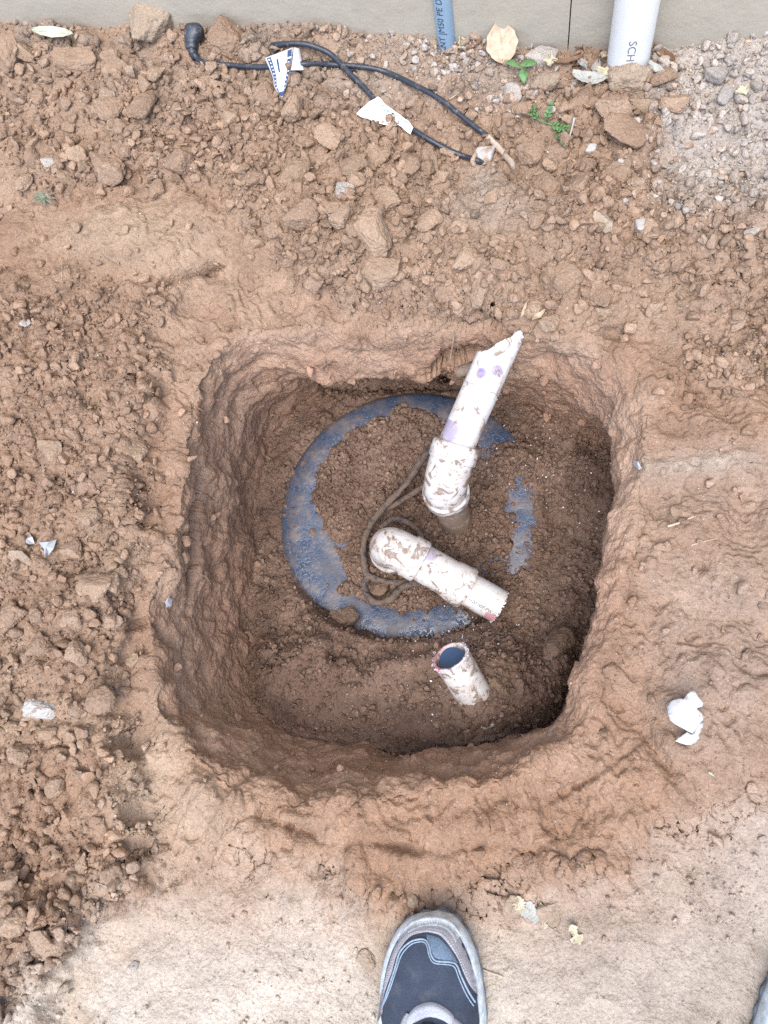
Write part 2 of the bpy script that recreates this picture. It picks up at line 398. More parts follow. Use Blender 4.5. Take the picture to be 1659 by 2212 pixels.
# --- large relief of the ground around
H = .052*W_top*ss(620, 60, V0)*ss(1200, 500, U0) + .040*W_top*ss(760, 560, V0)*ss(330, 520, V0)*ss(560, 700, U0) \
  + .034*W_left + .034*ell(300, 520, 200, 75, -12, U0, V0) + .010*ell(1480, 1005, 170, 26, -5, U0, V0) \
  + .03*ss(250, 60, V0)*ss(1330, 1560, U0) + .012*ell(1360, 290, 120, 70, 0, U0, V0) - .012*W_pale*ss(3.0, 3.1, S_) \
  - .012*ell(1060, 480, 120, 60, 0, U0, V0) + .014*ell(1010, 610, 130, 80, 10, U0, V0) + .012*ell(780, 560, 120, 70, 30, U0, V0)
H += out*(.010*fbm(P, 6, 3, 51) + (.003+.007*rough)*fbm(P, 21, 4, 52))
P[..., 2] += np.where(S_ >= 2, H*out, 0)
P[..., 2] -= .0006*np.clip(S_-4.5, 0, 20)*0

def normals(P):
    a = np.gradient(P, axis=0); b = np.roll(P, -1, 1) - np.roll(P, 1, 1)
    n = np.cross(a, b); n /= np.maximum(np.linalg.norm(n, axis=-1, keepdims=True), 1e-12); return n
N = normals(P)
wall = ((S_ > .98)*ss(.9, 1.1, S_)*ss(3.05, 2.7, S_)).astype(np.float32)
sq = fbm(P*np.array([1, 1, 1.6]), 15, 3, 60)*4
D = wall*(.012*fbm(P, 13, 3, 61) + .008*fbm(P, 34, 4, 62))
# raked, dragged marks down the near slope and along the walls
ang = np.broadcast_to(TH, S_.shape)
rk = np.stack([np.cos(ang)*9, np.sin(ang)*9, S_*1.3], -1)
near = ss(1480, 1700, V0)*ss(2250, 1950, V0)*ss(1.6, 2.2, S_)*ss(3.30, 3.05, S_)
D += near*(.008*fbm(rk, 2.2, 4, 63) + .009*fbm(P, 20, 4, 66))
# ledges where slabs of soil broke away
lg = fbm(P, 17, 4, 65); q = lg*5; D += out*(1-.8*W_pale)*.0045*(np.floor(q)+ss(.75, 1.0, q-np.floor(q)))*ss(3.8, 3.3, S_)
U, V = PROJ(P)
for (cx, cy, rx, ry, a, d) in [(988,790,42,20,-22,-.085),(1014,780,18,13,0,-.04),(418,1190,8,80,6,-.050),(436,1080,8,60,12,-.030),(352,1365,30,9,60,-.015),
        (395,598,80,9,-24,-.020),(455,572,26,12,-30,-.016),(475,590,45,26,0,-.012),(1108,374,14,12,0,-.035),(1275,960,26,34,0,-.02),(1330,935,10,22,0,-.012),(446,850,8,25,0,-.02),(1590,800,90,9,24,-.016),
        (1520,740,40,9,20,-.01),(640,1795,60,14,20,-.02),(560,1755,30,20,0,-.016),(980,1640,60,10,-8,-.014),(690,835,60,8,5,-.02),(860,838,90,8,0,-.02),
        (1190,780,60,10,-5,-.012),(880,385,16,40,15,-.012),(300,1345,40,8,-30,-.012),(1255,1690,70,10,-30,-.014),(1430,1640,16,70,-35,-.014),
        (1120,1860,90,12,-30,-.014),(700,1890,25,25,0,-.016),(870,1830,70,10,10,-.016),(560,1870,26,50,20,-.008),(1330,720,60,12,10,-.014),
        (1060,590,60,45,0,.012),(200,1280,40,40,0,.012),(130,1450,50,40,0,.012),(60,1290,40,40,0,.012),(370,1225,16,50,0,.012),(250,1050,60,40,30,.010),
        (950,1600,70,40,0,.010),(1150,1640,60,30,-20,.010),(1050,1780,50,30,0,.010),(1205,700,60,35,10,.012),(1110,640,30,60,10,.012),(990,650,80,40,0,.010)]:
    D += d*ell(cx, cy, rx, ry, a, U, V)*(~far)
P += N*D[..., None]
N = normals(P)
PU, PV = U, V
vis = (U > -330) & (U < 2000) & (V > -250) & (V < 2560) & (S_ < 4.3)
idx = np.where(vis.ravel())[0]; Pv = P.reshape(-1, 3)[idx].astype(np.float32); rv = rough.ravel()[idx]
warp = Pv + .004*np.stack([fbm(Pv, 60, 2, 71), fbm(Pv, 60, 2, 72), fbm(Pv, 60, 2, 73)], -1)
dd = np.zeros(len(idx), np.float32)
pm = ss(-.25, .25, fbm(Pv, 16, 3, 74))
for f, amp, s_ in ((38, .0095, 81), (85, .0052, 82), (180, .0026, 83)):
    d1, d2, rn = worley(warp, f, s_)
    blk = ss(0, .22, d2-d1)*(.55+.75*worley.tilt)*(.3+.7*rn)
    dd += amp*(.45*np.sqrt(np.clip(1-(d1/.72)**2, 0, 1))*(.25+.75*rn)+.75*blk)*(pm if f < 50 else (.4+.6*pm if f < 100 else 1))
d1, d2, rn = worley(warp + .010*np.stack([fbm(Pv, 22, 3, 76), fbm(Pv, 22, 3, 77), fbm(Pv, 22, 3, 78)], -1), 21, 79)
hp = np.clip(np.maximum(W_left, W_top).ravel()[idx]*(1-W_slab.ravel()[idx]), 0, 1)*ss(3.01, 3.06, S_.ravel()[idx])*ss(-.2, .2, fbm(Pv, 9, 3, 80))
lump = hp*(.018*ss(0, .30, d2-d1)*(.5+.8*worley.tilt)*(.2+.8*rn) - .005*(1-ss(0, .13, d2-d1)))
dd = lump + dd*np.clip(rv, .10, 1) + .0016*fbm(Pv, 130, 3, 85) + (.0022*(1-rv)+.001)*fbm(Pv, 48, 4, 86)
full = np.zeros(P.shape[0]*P.shape[1], np.float32); full[idx] = dd
P += N*full.reshape(S_.shape)[..., None]

# --- soil colour (what the soil is, except on the hole's walls)
def C3(*c): return np.array(c, np.float32)
m3 = lambda a, b, w: a*(1-w[..., None]) + b*w[..., None]
big = ss(-.5, .5, fbm(P, 4, 4, 91)); mid = ss(-.4, .4, fbm(P, 14, 4, 92))
col = m3(np.broadcast_to(C3(.315, .20, .135), P.shape), C3(.375, .255, .18), mid)
col = m3(col, C3(.31, .205, .14), .8*W_left*(1-.4*mid)); col = m3(col, C3(.335, .23, .16), .8*W_top)
col = m3(col, C3(.40, .285, .195), .7*W_left*ss(1050, 1250, V0)*mid)
col = m3(col, C3(.315, .26, .215), .8*W_top*ss(330, 90, V0)*ss(900, 500, U0)*(1-mid))
col = m3(col, C3(.43, .385, .345), np.clip(W_grey*.95, 0, 1)); col = m3(col, C3(.38, .305, .245), np.clip(W_dust*.75+W_grav*.7, 0, 1))
col = m3(col, C3(.40, .30, .21), .7*W_slab)
col = m3(col, C3(.37, .295, .245), .6*ss(1330, 1480, U0)*ss(900, 1100, V0)*big*out)
pal = m3(np.broadcast_to(C3(.50, .435, .36), P.shape), C3(.62, .56, .485), big); pal = m3(pal, C3(.42, .32, .235), .7*ss(.15, .5, fbm(P, 9, 4, 93)))
pal = m3(pal, C3(.43, .365, .31), .75*ss(1050, 1300, U0))
col = m3(col, pal, W_pale*ss(3.0, 3.06, S_))
col = m3(col, C3(.40, .335, .275), .8*np.clip(ell(1500, 1000, 150, 24, -4, U0, V0)+ell(1040, 400, 35, 50, 0, U0, V0), 0, 1))
col = m3(col, C3(.36, .22, .14), .75*near*(1-.4*mid))
wl = ss(2.95, 2.35, S_)*ss(.9, 1.0, S_); col = m3(col, m3(np.broadcast_to(C3(.40, .25, .172), P.shape), C3(.46, .31, .22), mid), .85*wl)  # wall soil lightened in colour to lift the shade inside the hole
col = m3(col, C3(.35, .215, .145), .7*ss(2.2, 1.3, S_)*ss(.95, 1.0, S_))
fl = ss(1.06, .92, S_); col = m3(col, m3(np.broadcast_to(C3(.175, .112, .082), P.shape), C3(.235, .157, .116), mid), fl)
sm = np.clip(ell(400, 1760, 130, 100, 20, U0, V0) + .8*ell(330, 1620, 60, 130, 10, U0, V0), 0, 1)*out
col = m3(col, C3(.46, .345, .25), .85*sm)
col = tone(col)
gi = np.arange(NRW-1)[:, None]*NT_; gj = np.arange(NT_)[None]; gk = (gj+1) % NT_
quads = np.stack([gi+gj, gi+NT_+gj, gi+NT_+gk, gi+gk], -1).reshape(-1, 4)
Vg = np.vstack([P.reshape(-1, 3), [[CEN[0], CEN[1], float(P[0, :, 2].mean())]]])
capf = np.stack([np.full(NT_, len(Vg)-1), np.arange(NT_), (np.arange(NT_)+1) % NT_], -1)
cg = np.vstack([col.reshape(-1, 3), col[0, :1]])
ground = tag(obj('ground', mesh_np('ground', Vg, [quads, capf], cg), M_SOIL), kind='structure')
if np.mean(normals(P)[NF+NW+NR+20, :, 2]) < 0: ground.data.flip_normals()
bpy.context.view_layer.update()
def ray(px, py):
    d = Vector((G(px, py, 0.0) - CAM).tolist()).normalized()
    ok, loc, no, _ = ground.ray_cast(Vector(CAM.tolist()), d)
    if not ok: return np.array(G(px, py, 0.0)), np.array((0, 0, 1.0))
    return np.array(loc), np.array(no if no.z > -.2 else -no)
def ground_z(x, y):
    ok, loc, no, _ = ground.ray_cast(Vector((x, y, 1.0)), Vector((0, 0, -1)))
    return loc.z if ok else 0.0
def ppm(p):                                   # design pixels per metre at a world point
    return F_/float(-((np.asarray(p)-CAM) @ R_CW)[2])

# ------------------------------------------------------------------ tank lid under the dirt
lc = G(882, 1108, ZL); LR = 290*(float(-((lc-CAM) @ R_CW)[2]))/F_
t_ = thing('tank_lid', (lc[0], lc[1], ZL-.04), 'round dark plastic tank lid half buried under dirt at the bottom of the hole', 'tank lid')
def lathe(prof, seg=128):
    a = np.linspace(0, 2*np.pi, seg, endpoint=False); V = []; Fq = []
    for r, z in prof: V.append(np.stack([r*np.cos(a), r*np.sin(a), np.full(seg, z)], 1))
    V = np.vstack(V)
    for i in range(len(prof)-1):
        for j in range(seg): k = (j+1) % seg; Fq.append((i*seg+j, i*seg+k, (i+1)*seg+k, (i+1)*seg+j))
    return V, Fq
def ring_noise(v): v[:, 2] += .0012*fbm(v, 22, 3, 5); return v
V, Fq = lathe([(.002, .036), (.03, .036), (.06, .036), (.09, .036), (.12, .037), (LR*.66, .037), (LR*.70, .0385), (LR*.73, .040)]); obj('top_panel', mesh_np('top_panel', ring_noise(V), Fq), M_LID, t_)
V, Fq = lathe([(LR*.73, .0398), (LR*.76, .0412), (LR*.85, .0415), (LR*.94, .0405), (LR*.985, .036), (LR, .028), (LR*1.005, .010), (LR*1.005, -.03)]); obj('rim', mesh_np('rim', ring_noise(V), Fq), M_LID, t_)

# ------------------------------------------------------------------ house wall: two painted panels with an open joint
wy = float(G(1228, 112, 0)[1]); xs = float(G(1230, 60, .04)[0])
def box(x0, x1, y0, y1, z0, z1):
    V = [(x, y, z) for x in (x0, x1) for y in (y0, y1) for z in (z0, z1)]
    return V, [(0,1,3,2), (4,6,7,5), (0,4,5,1), (2,3,7,6), (0,2,6,4), (1,5,7,3)]
t_ = thing('house_wall', (xs, wy, 0), 'beige grey painted house wall with a narrow vertical joint along the top of the photo', 'wall')
for x0, x1 in ((-9.0, xs-.0009), (xs+.0009, 9.0)):
    V, Fq = box(x0, x1, wy, wy+.016, -.12, 2.5); obj('panel', mesh_np('panel', rel(V, t_), Fq, smooth=False), M_WALL, t_)
V, Fq = box(-9, 9, wy+.018, wy+.2, -.12, 2.52); obj('backing', mesh_np('backing', rel(V, t_), Fq, smooth=False), M_DARK, t_)

# ------------------------------------------------------------------ straight pipes with real walls
def pipe_np(A, B, r, th=.0037, seg=96, rings=70, L0=None, L1=None):
    """open pipe A->B; L0/L1(angle, u, b) move the cut ends along the axis (metres)"""
    A, B = np.array(A, float), np.array(B, float); ax = B-A; L = np.linalg.norm(ax); ax /= L
    u = np.cross(ax, (0, 0, 1)) if abs(ax[2]) < .9 else np.cross(ax, (0, 1, 0)); u /= np.linalg.norm(u); b = np.cross(ax, u)
    a = np.linspace(0, 2*np.pi, seg, endpoint=False)
    rad = np.cos(a)[:, None]*u + np.sin(a)[:, None]*b
    e0 = L0(a, rad) if L0 else np.zeros(seg); e1 = L + (L1(a, rad) if L1 else np.zeros(seg))
    V = []
    for rr, order in ((r, np.linspace(0, 1, rings)), (r-th, np.linspace(1, 0, rings))):
        for s in order: V.append(A + rr*rad + (e0+(e1-e0)*s)[:, None]*ax)
    V = np.vstack(V); n = 2*rings; Fq = []
    for i in range(n):
        for j in range(seg):
            k = (j+1) % seg; i2 = (i+1) % n; Fq.append((i*seg+j, i*seg+k, i2*seg+k, i2*seg+j))
    return V, Fq, ax, u, b
NOST = lambda V: np.zeros((len(V), 4), np.float32)
def jag(amp, f, s): return lambda a, rad: amp*fbm(np.stack([np.cos(a)*f, np.sin(a)*f, 0*a+s], 1), 1.0, 3, s)
def text_on(name, body, size, A, ax, r, side, up, mat, parent, along0=0.0, sx=1.0):
    """printed lettering laid on the pipe: axis ax from A, letters centred on direction `side`, letter tops turned towards `up`"""
    cu = bpy.data.curves.new('t', 'FONT'); cu.body = body; cu.size = size; cu.resolution_u = 3
    o = bpy.data.objects.new('t', cu); COL.objects.link(o); bpy.context.view_layer.update()
    me = bpy.data.meshes.new_from_object(o.evaluated_get(bpy.context.evaluated_depsgraph_get())); bpy.data.objects.remove(o)
    bm = bmesh.new(); bm.from_mesh(me)                                # cut the letters finely so that they bend round the pipe
    for yy in np.arange(-size*.3, size*1.1, size*.06):
        bmesh.ops.bisect_plane(bm, geom=bm.verts[:]+bm.edges[:]+bm.faces[:], plane_co=(0, float(yy), 0), plane_no=(0, 1, 0))
    bm.to_mesh(me); bm.free()
    n = len(me.vertices); q = np.zeros(n*3, np.float32); me.vertices.foreach_get('co', q); q = q.reshape(-1, 3)
    side = nrm(side - ax*np.dot(side, ax)); tv = np.cross(ax, side)
    sg = 1 if np.dot(tv, up) > 0 else -1
    th = sg*(q[:, 1]-size*.36)/r
    V = A + np.outer(along0 + q[:, 0]*sx, ax) + (r+.0003)*(np.cos(th)[:, None]*side + np.sin(th)[:, None]*tv)
    me.vertices.foreach_set('co', np.ascontiguousarray(rel(V, parent), np.float32).ravel()); me.update()
    return obj(name, me, mat, parent)

# grey-blue water pipe by the wall
Bp = G(967, 112, .0); r_ = 42/2/ppm(G(955, 10, .09)); 
t_ = thing('water_pipe', (Bp[0], Bp[1], -.05), 'grey blue plastic water pipe with black lettering standing against the wall', 'pipe')
top = np.array([Bp[0], Bp[1], .75]); bot = np.array([Bp[0], Bp[1], -.05])
V, Fq, ax, u_, b_ = pipe_np(bot, top, r_, .003, 64, 12); obj('tube', mesh_np('tube', rel(V, t_), Fq), M_BLUEPIPE, t_)
tocam = nrm(CAM - np.array([Bp[0], Bp[1], .05]))
side = nrm(tocam*np.array([1, 1, 0]) + np.array([-.35, 0, 0]))
text_on('lettering', 'RESISTANT JM50 PE DB', .0135, bot, np.array([0, 0, 1.0]), r_, side, np.array([-1.0, 0, 0]), M_INK, t_, .022, 1.0)
# white pipe by the wall
Wp = G(1353, 152, .0); rw = 97/2/ppm(G(1373, 3, .12))
t_ = thing('white_wall_pipe', (Wp[0], Wp[1], -.05), 'clean white plastic pipe standing in front of the wall behind a tan rock', 'pipe')
top = np.array([Wp[0], Wp[1], .8]); bot = np.array([Wp[0], Wp[1], -.05])
V, Fq, ax, u_, b_ = pipe_np(bot, top, rw, .004, 80, 12); obj('tube', mesh_np('tube', rel(V, t_), Fq), M_PVCCLEAN, t_)
tocam = nrm((CAM - Wp)*np.array([1, 1, 0]))
# the word runs downwards: axis -z, letter tops to the right
text_on('lettering', 'SCH', .0155, np.array([Wp[0], Wp[1], .5]), np.array([0, 0, -1.0]), rw, nrm(tocam+np.array([.12, 0, 0])), np.array([1.0, 0, 0]), M_INKG, t_, .5-.076, 1.15)

# ------------------------------------------------------------------ upper pipe: riser, elbow, long pipe with a torn end
PR = .0256
def unit(a, b): return nrm(np.asarray(b)-np.asarray(a))
def stain_px(V, spots):
    st = NOST(V); u, v = PROJ(V); wob_ = fbm(V, 160, 3, 8)
    for (cx, cy, rx, ry, a, c, al, face) in spots:
        an = math.radians(a); x = (u-cx)*math.cos(an)+(v-cy)*math.sin(an); y = -(u-cx)*math.sin(an)+(v-cy)*math.cos(an)
        w = al*ss(1.12, .88, np.hypot(x/rx, y/ry)+.22*wob_)*face
        st[:, :3] = np.where((w > st[:, 3])[:, None], c, st[:, :3]); st[:, 3] = np.maximum(st[:, 3], w)
    return st
def collars(A, B, r, prof, seg=56):
    """revolved fitting along A->B; prof = [(fraction, radius)]"""
    A, B = np.array(A), np.array(B); return tube(np.array([A+(B-A)*f for f, _ in prof]), [q for _, q in prof], seg, False)
def elbow_mesh(P0, E, P1, r0=.0310, hub=.0338, hl=.026, seg=56):
    """P0 -> bend at E -> P1, swept fitting with thicker hubs at both mouths"""
    d0, d1 = unit(P0, E), unit(E, P1); L0, L1 = np.linalg.norm(E-P0), np.linalg.norm(P1-E); k = min(L0, L1)*.72
    pts, rs = [], []
    for f, q in ((0, PR+.0003), (.0004, hub-.0012), (.002, hub), (hl-.002, hub), (hl, r0+.0008)):
        pts.append(P0+d0*f); rs.append(q)
    a, b = E-d0*k, E+d1*k
    if np.dot(a-P0, d0) < hl: a = P0+d0*(hl+.001)
    if np.dot(P1-b, d1) < hl: b = P1-d1*(hl+.001)
    for t in np.linspace(0, 1, 22): pts.append((1-t)**2*a+2*t*(1-t)*E+t*t*b); rs.append(r0)
    for f, q in ((hl, r0+.0008), (hl-.002, hub), (.002, hub), (.0004, hub-.0012), (0, PR+.0003)):
        pts.append(P1-d1*f); rs.append(q)
    pts = np.array(pts); V, Fq = tube(pts, rs, seg, False); return V, Fq
PUR = (.17, .12, .33); PUR2 = (.27, .22, .40); PINK = (.48, .15, .20); RED = (.42, .03, .07)
Zr = -.262; base = G(985.5, 1124, Zr)
E_ = np.array([base[0], base[1], -.068]); hubp = G(985, 963, -.066); tip = G(1085, 736, -.010)
dirp = unit(hubp, tip); E_ = hubp - dirp*.058; E_[:2] = .35*E_[:2] + .65*base[:2]
t_ = thing('torn_pipe', (base[0], base[1], Zr), 'long white plastic pipe with purple spots and a torn pointed end, rising from an elbow', 'pipe')
rb = np.array([base[0], base[1], Zr-.03]); rt = np.array([E_[0], E_[1], E_[2]-.040])
V, Fq, *_ = pipe_np(rb, rt, PR, .0037, 72, 40); obj('riser', mesh_np('riser', rel(V, t_), Fq, NOST(V), 'stain'), M_PVCD, t_)
V, Fq = elbow_mesh(rt - np.array([0, 0, .010]), E_, hubp+dirp*.004); obj('elbow', mesh_np('elbow', rel(V, t_), Fq, NOST(V), 'stain'), M_PVC2, t_)
pxax = nrm(np.array([1.0, .5]))
right = nrm(np.cross(dirp, tip-CAM)); right = right if right @ _x > 0 else -right
def torn(a, rad):
    s = rad @ right                          # -1 on the left flank, +1 on the right
    return -.034*(1-ss(-.95, .55, s)) + .012*ss(.30, .72, s)*ss(1.05, .75, s) + .004*fbm(np.stack([np.cos(a)*4, np.sin(a)*4, 0*a], 1), 1, 4, 3) - .002
V, Fq, ax, u_, b_ = pipe_np(hubp-dirp*.02, tip+dirp*.010, PR, .0037, 110, 120, None, torn)
up_ = np.where((V-hubp) @ nrm(CAM-tip) - ((V-hubp) @ dirp)*(dirp @ nrm(CAM-tip)) > 0, 1.0, 0.0)
st = stain_px(V, [(1040, 806, 11, 13, 25, PUR, .85, up_), (1073, 800, 13, 12, 0, PUR2, .95, up_), (1073, 800, 11, 10, 0, PUR, .5, up_), (1053, 787, 5, 4, 0, PUR2, .8, up_),
                  (975, 930, 18, 26, -30, PUR2, .75, up_), (962, 950, 14, 14, 0, PUR, .5, up_)])
obj('tube', mesh_np('tube', rel(V, t_), Fq, st, 'stain'), M_PVC, t_)
# scored ring where a saw started and stopped
sc = hubp + dirp*(np.linalg.norm(G(1060, 850, -.04)-hubp)); 
def ringcut(c, ax, r, a0, a1, refu, refb, w=.0006):
    aa = np.linspace(a0, a1, 40); return tube(np.array([c + r*(math.cos(x)*refu+math.sin(x)*refb) + ax*.0008*math.sin(9*x) for x in aa]), w, 6)
V, Fq = ringcut(sc, ax, PR+.0002, 0, 2*np.pi*.98, u_, b_); obj('saw_score', mesh_np('saw_score', rel(V, t_), Fq), simple('score_grey', (.42, .38, .34), .7), t_)
def burrs(c, ax, rad_f, n, parent, size=.0022, name='cut_burr', seed=1, col=None):
    rg = np.random.default_rng(seed); V, Fs = [], []
    for i in range(n):
        p = rad_f(rg.random()*2*np.pi); s = size*(.4+rg.random()); q = rg.normal(size=(4, 3))*s*.6; o = len(V)
        V += [p+q[0], p+q[1], p+q[2], p+q[3]]; Fs += [(o, o+1, o+2), (o, o+2, o+3), (o, o+3, o+1), (o+1, o+3, o+2)]
    return obj(name, mesh_np(name, rel(V, parent), Fs, smooth=False), col or M_PVCCLEAN, parent)
tipR = tip + right*.017 + dirp*.006
burrs(None, None, lambda a: tipR + right*.006*math.sin(a*3) + dirp*.009*math.cos(a) + nrm(CAM-tip)*.012, 60, t_, .0024, 'torn_shreds', 4)
burrs(None, None, lambda a: sc + right*.0245 + dirp*.006*math.cos(a*5) + nrm(CAM-tip)*.005*math.sin(a), 26, t_, .002, 'saw_shreds', 5)

# ------------------------------------------------------------------ lower pipe: elbow, coupling, sawn pipe
Aq = G(832, 1172, -.150); Hq = G(893, 1205, -.163); Kq = G(1003, 1268, -.194); Zq = G(1076, 1309, -.214)
dq = unit(Hq, Zq); E2 = Aq
t_ = thing('sawn_pipe', (Aq[0], Aq[1], ZL), 'muddy white pipe with elbow and coupling, sawn off at its right end, above the lid', 'pipe')
rt = np.array([E2[0], E2[1], E2[2]-.05])
V, Fq, *_ = pipe_np(np.array([E2[0], E2[1], ZL-.03]), rt+np.array([0, 0, .02]), PR, .0037, 64, 24); obj('riser', mesh_np('riser', rel(V, t_), Fq, NOST(V), 'stain'), M_PVCD, t_)
V, Fq = elbow_mesh(rt - np.array([0, 0, .022]), E2, Hq+dq*.014, .0300, .0326, .024); obj('elbow', mesh_np('elbow', rel(V, t_), Fq, NOST(V), 'stain'), M_PVC2, t_)
V, Fq = collars(Hq+dq*.010, Kq+dq*.006, 0, [(0, PR+.0004), (.003, .0272), (.03, .0282), (.34, .0284), (.62, .0276), (.70, .0287), (.93, .0293), (.985, .0291), (1, PR+.0004)])
Lc = np.linspace(0, 1, 60); prof = np.interp(Lc, [0, .004, .03, .34, .60, .70, .93, .985, 1], [PR+.0004, .0272, .0280, .0284, .0284, .0306, .0322, .0318, PR+.0004])
V, Fq = tube(np.array([Hq+dq*.010+(Kq+dq*.006-Hq-dq*.010)*f for f in Lc]), prof, 72, False)
fc = ((V-Hq) @ nrm(CAM-Hq) > 0)*1.0
obj('coupling', mesh_np('coupling', rel(V, t_), Fq, stain_px(V, [(920, 1195, 26, 16, 20, PUR2, .6, fc), (900, 1225, 7, 26, 20, PUR, .4, fc)]), 'stain'), M_PVC2, t_)
sawj = jag(.0012, 9, 6)
V, Fq, ax, u_, b_ = pipe_np(Kq-dq*.012, Zq, PR, .0037, 110, 90, None, sawj)
dn = nrm(G(1040, 1345, -.23)-G(1075, 1290, -.2)); fc = ((V-Zq) @ nrm(CAM-Zq) > -.008)*1.0
st = stain_px(V, [(1062, 1335, 18, 9, 30, PINK, .8, fc), (1075, 1338, 9, 6, 0, RED, .7, fc)])
obj('tube', mesh_np('tube', rel(V, t_), Fq, st, 'stain'), M_PVC, t_)
sd_ = nrm(nrm(CAM-Zq) + .45*dn)
text_on('lettering', '1120 NSF-PW-G', .0075, Kq, dq, PR, sd_, -dn, M_INK, t_, .009, .92)
burrs(None, None, lambda a: Zq + dq*.0008 + (PR-.0012)*(math.cos(a)*u_+math.sin(a)*b_), 120, t_, .0019, 'cut_burr', 6)

# ------------------------------------------------------------------ open stub with water standing in it
St = G(972, 1417, -.112); Sb = G(1036, 1520, -.182); ds = unit(Sb, St)
t_ = thing('pipe_stub', tuple(Sb), 'short leaning open pipe stub with pink cut rim and water inside', 'pipe stub')
V, Fq, ax, u_, b_ = pipe_np(Sb-ds*.025, St, PR, .0036, 96, 90, None, jag(.0007, 8, 7))
al = (V-St) @ ds; st = NOST(V); nz = fbm(V, 130, 4, 9)
lowr = ((V-St) @ nrm(G(950, 1450, -.14)-G(990, 1390, -.1)) / PR)
w = ss(-.0045-.003*nz, -.0005, al)*ss(-.15, .45, lowr+.4*nz)
st[:, :3] = np.where((nz > .12)[:, None], RED, PINK); st[:, 3] = .85*w
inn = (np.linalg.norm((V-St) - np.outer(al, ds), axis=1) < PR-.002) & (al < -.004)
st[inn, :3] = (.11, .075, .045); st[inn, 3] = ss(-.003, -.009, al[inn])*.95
obj('tube', mesh_np('tube', rel(V, t_), Fq, st, 'stain'), pvc('stub_plastic', .55, .625, 75), t_)
wz = St - ds*.024; a_ = np.linspace(0, 2*np.pi, 48, endpoint=False); ri = PR-.0038
# a level water surface inside the leaning tube
cosx = abs(ds[2]); ww = []
for x in a_:
    v_ = ri*(math.cos(x)*u_+math.sin(x)*b_); ww.append(wz + v_ - ds*(v_[2]/ds[2]))
ww = np.array(ww); Vw = np.vstack([ww, [wz]]); obj('water', mesh_np('water', rel(Vw, t_), [(i, (i+1) % 48, 48) for i in range(48)]), M_WATER, t_)
burrs(None, None, lambda a: St + (PR+.0006)*(math.cos(2.2+.75*a)*u_+math.sin(2.2+.75*a)*b_) - ds*.0012, 90, t_, .0020, 'cut_burr', 8, simple('pink_shreds', (.74, .62, .70), .5, .2, 250))

# ------------------------------------------------------------------ muddy cable looped round the lower elbow
def px3(L, n, sm=0): 
    L = np.array(L, float); return cr(G(L[:, 0], L[:, 1], L[:, 2]), n)
def cord_np(Pts, r, seg=14, f=70, amp=.0006, s=3):
    V, Fq = tube(Pts, r, seg); V = V + amp*np.stack([fbm(V, f, 3, s), fbm(V, f, 3, s+1), fbm(V, f, 3, s+2)], 1); return V, Fq
c1 = px3([(965,930,-.20),(935,962,-.205),(880,1040,-.225),(822,1104,-.235),(800,1135,-.238),(785,1175,-.24),(788,1225,-.245),(800,1245,-.25),(845,1258,-.25),(885,1255,-.25),(905,1235,-.25)], 130)
c2 = px3([(960,1010,-.23),(930,1040,-.236),(870,1080,-.240),(828,1105,-.244),(815,1120,-.245)], 60)
c3 = px3([(800,1240,-.250),(787,1262,-.252),(793,1285,-.250),(812,1302,-.244),(842,1294,-.238),(868,1270,-.240),(905,1258,-.245),(930,1262,-.252)], 90)
c4 = px3([(822,1140,-.225),(852,1122,-.222),(885,1132,-.225),(905,1150,-.232),(912,1180,-.24),(905,1215,-.25)], 70)
t_ = thing('muddy_cable', tuple(c1[40]), 'mud coated black cable coiled around the elbow of the lower pipe', 'cable')
for nm, c, r in (('long_run', c1, .0052), ('second_run', c2, .0046), ('front_loop', c3, .0056), ('back_loop', c4, .0048)):
    V, Fq = cord_np(c, r, 14, 75, .0022); obj('cable_run', mesh_np('cable_run', rel(V, t_), Fq), M_CORDM, t_)

# bluish conduit end showing in the small cavity of the hole's far wall
cdp = px3([(1055,775,-.085),(1030,790,-.082),(1005,801,-.080),(988,806,-.082)], 24)
V, Fq = cord_np(cdp, .009, 16, 60, .0012)
o = obj('buried_conduit', mesh_np('buried_conduit', V, Fq), pvc('dusty_conduit', .47, .55, 50, (.16, .19, .25))); tag(o, 'muddy bluish conduit end sticking out of the small cavity behind the torn pipe', 'conduit')

# ------------------------------------------------------------------ power cords with tags, lying on the spoil
def laid(L, n, lift=.004):
    """cord path: px points with optional own height above the soil"""
    Q = []
    for q in L:
        p, no = ray(q[0], q[1]); h = q[2] if len(q) > 2 else lift
        d = nrm(CAM-p); Q.append(p + d*h)
    C_ = cr(np.array(Q), n); g = np.array([ground_z(c[0], c[1]) for c in C_]); need = np.maximum(C_[:, 2], g+CR*.9)
    k = np.hanning(33)[1:-1]; k /= k.sum(); lift_ = np.convolve(np.pad(np.maximum.reduce([np.roll(need-C_[:, 2], q) for q in range(-6, 7)]), 15, 'edge'), k, 'valid'); w = ss(0, 10, np.arange(n))*ss(n-1, n-16, np.arange(n))
    C_[:, 2] += lift_*w; return C_
CR = .0039
pc = laid([(421,122,.012),(428,132,.009),(447,142,.006),(490,146),(560,147),(650,143,.008),(720,143,.008),(790,147,.006),(840,163),(900,197),(960,232),(1020,272),(1060,302),(1090,335),(1106,362,.003),(1113,380,-.012)], 170)
t_ = thing('plug_cable', tuple(pc[20]), 'black cord with moulded plug and a curled navy and white tag, running along the wall', 'power cord')
V, Fq = cord_np(pc, CR, 16, 40, .0003)
obj('cable', mesh_np('cable', rel(V, t_), Fq), M_CORD, t_)
k = np.argmin(np.hypot(*(np.array(PROJ(pc))-np.array([[1052], [296]]))))
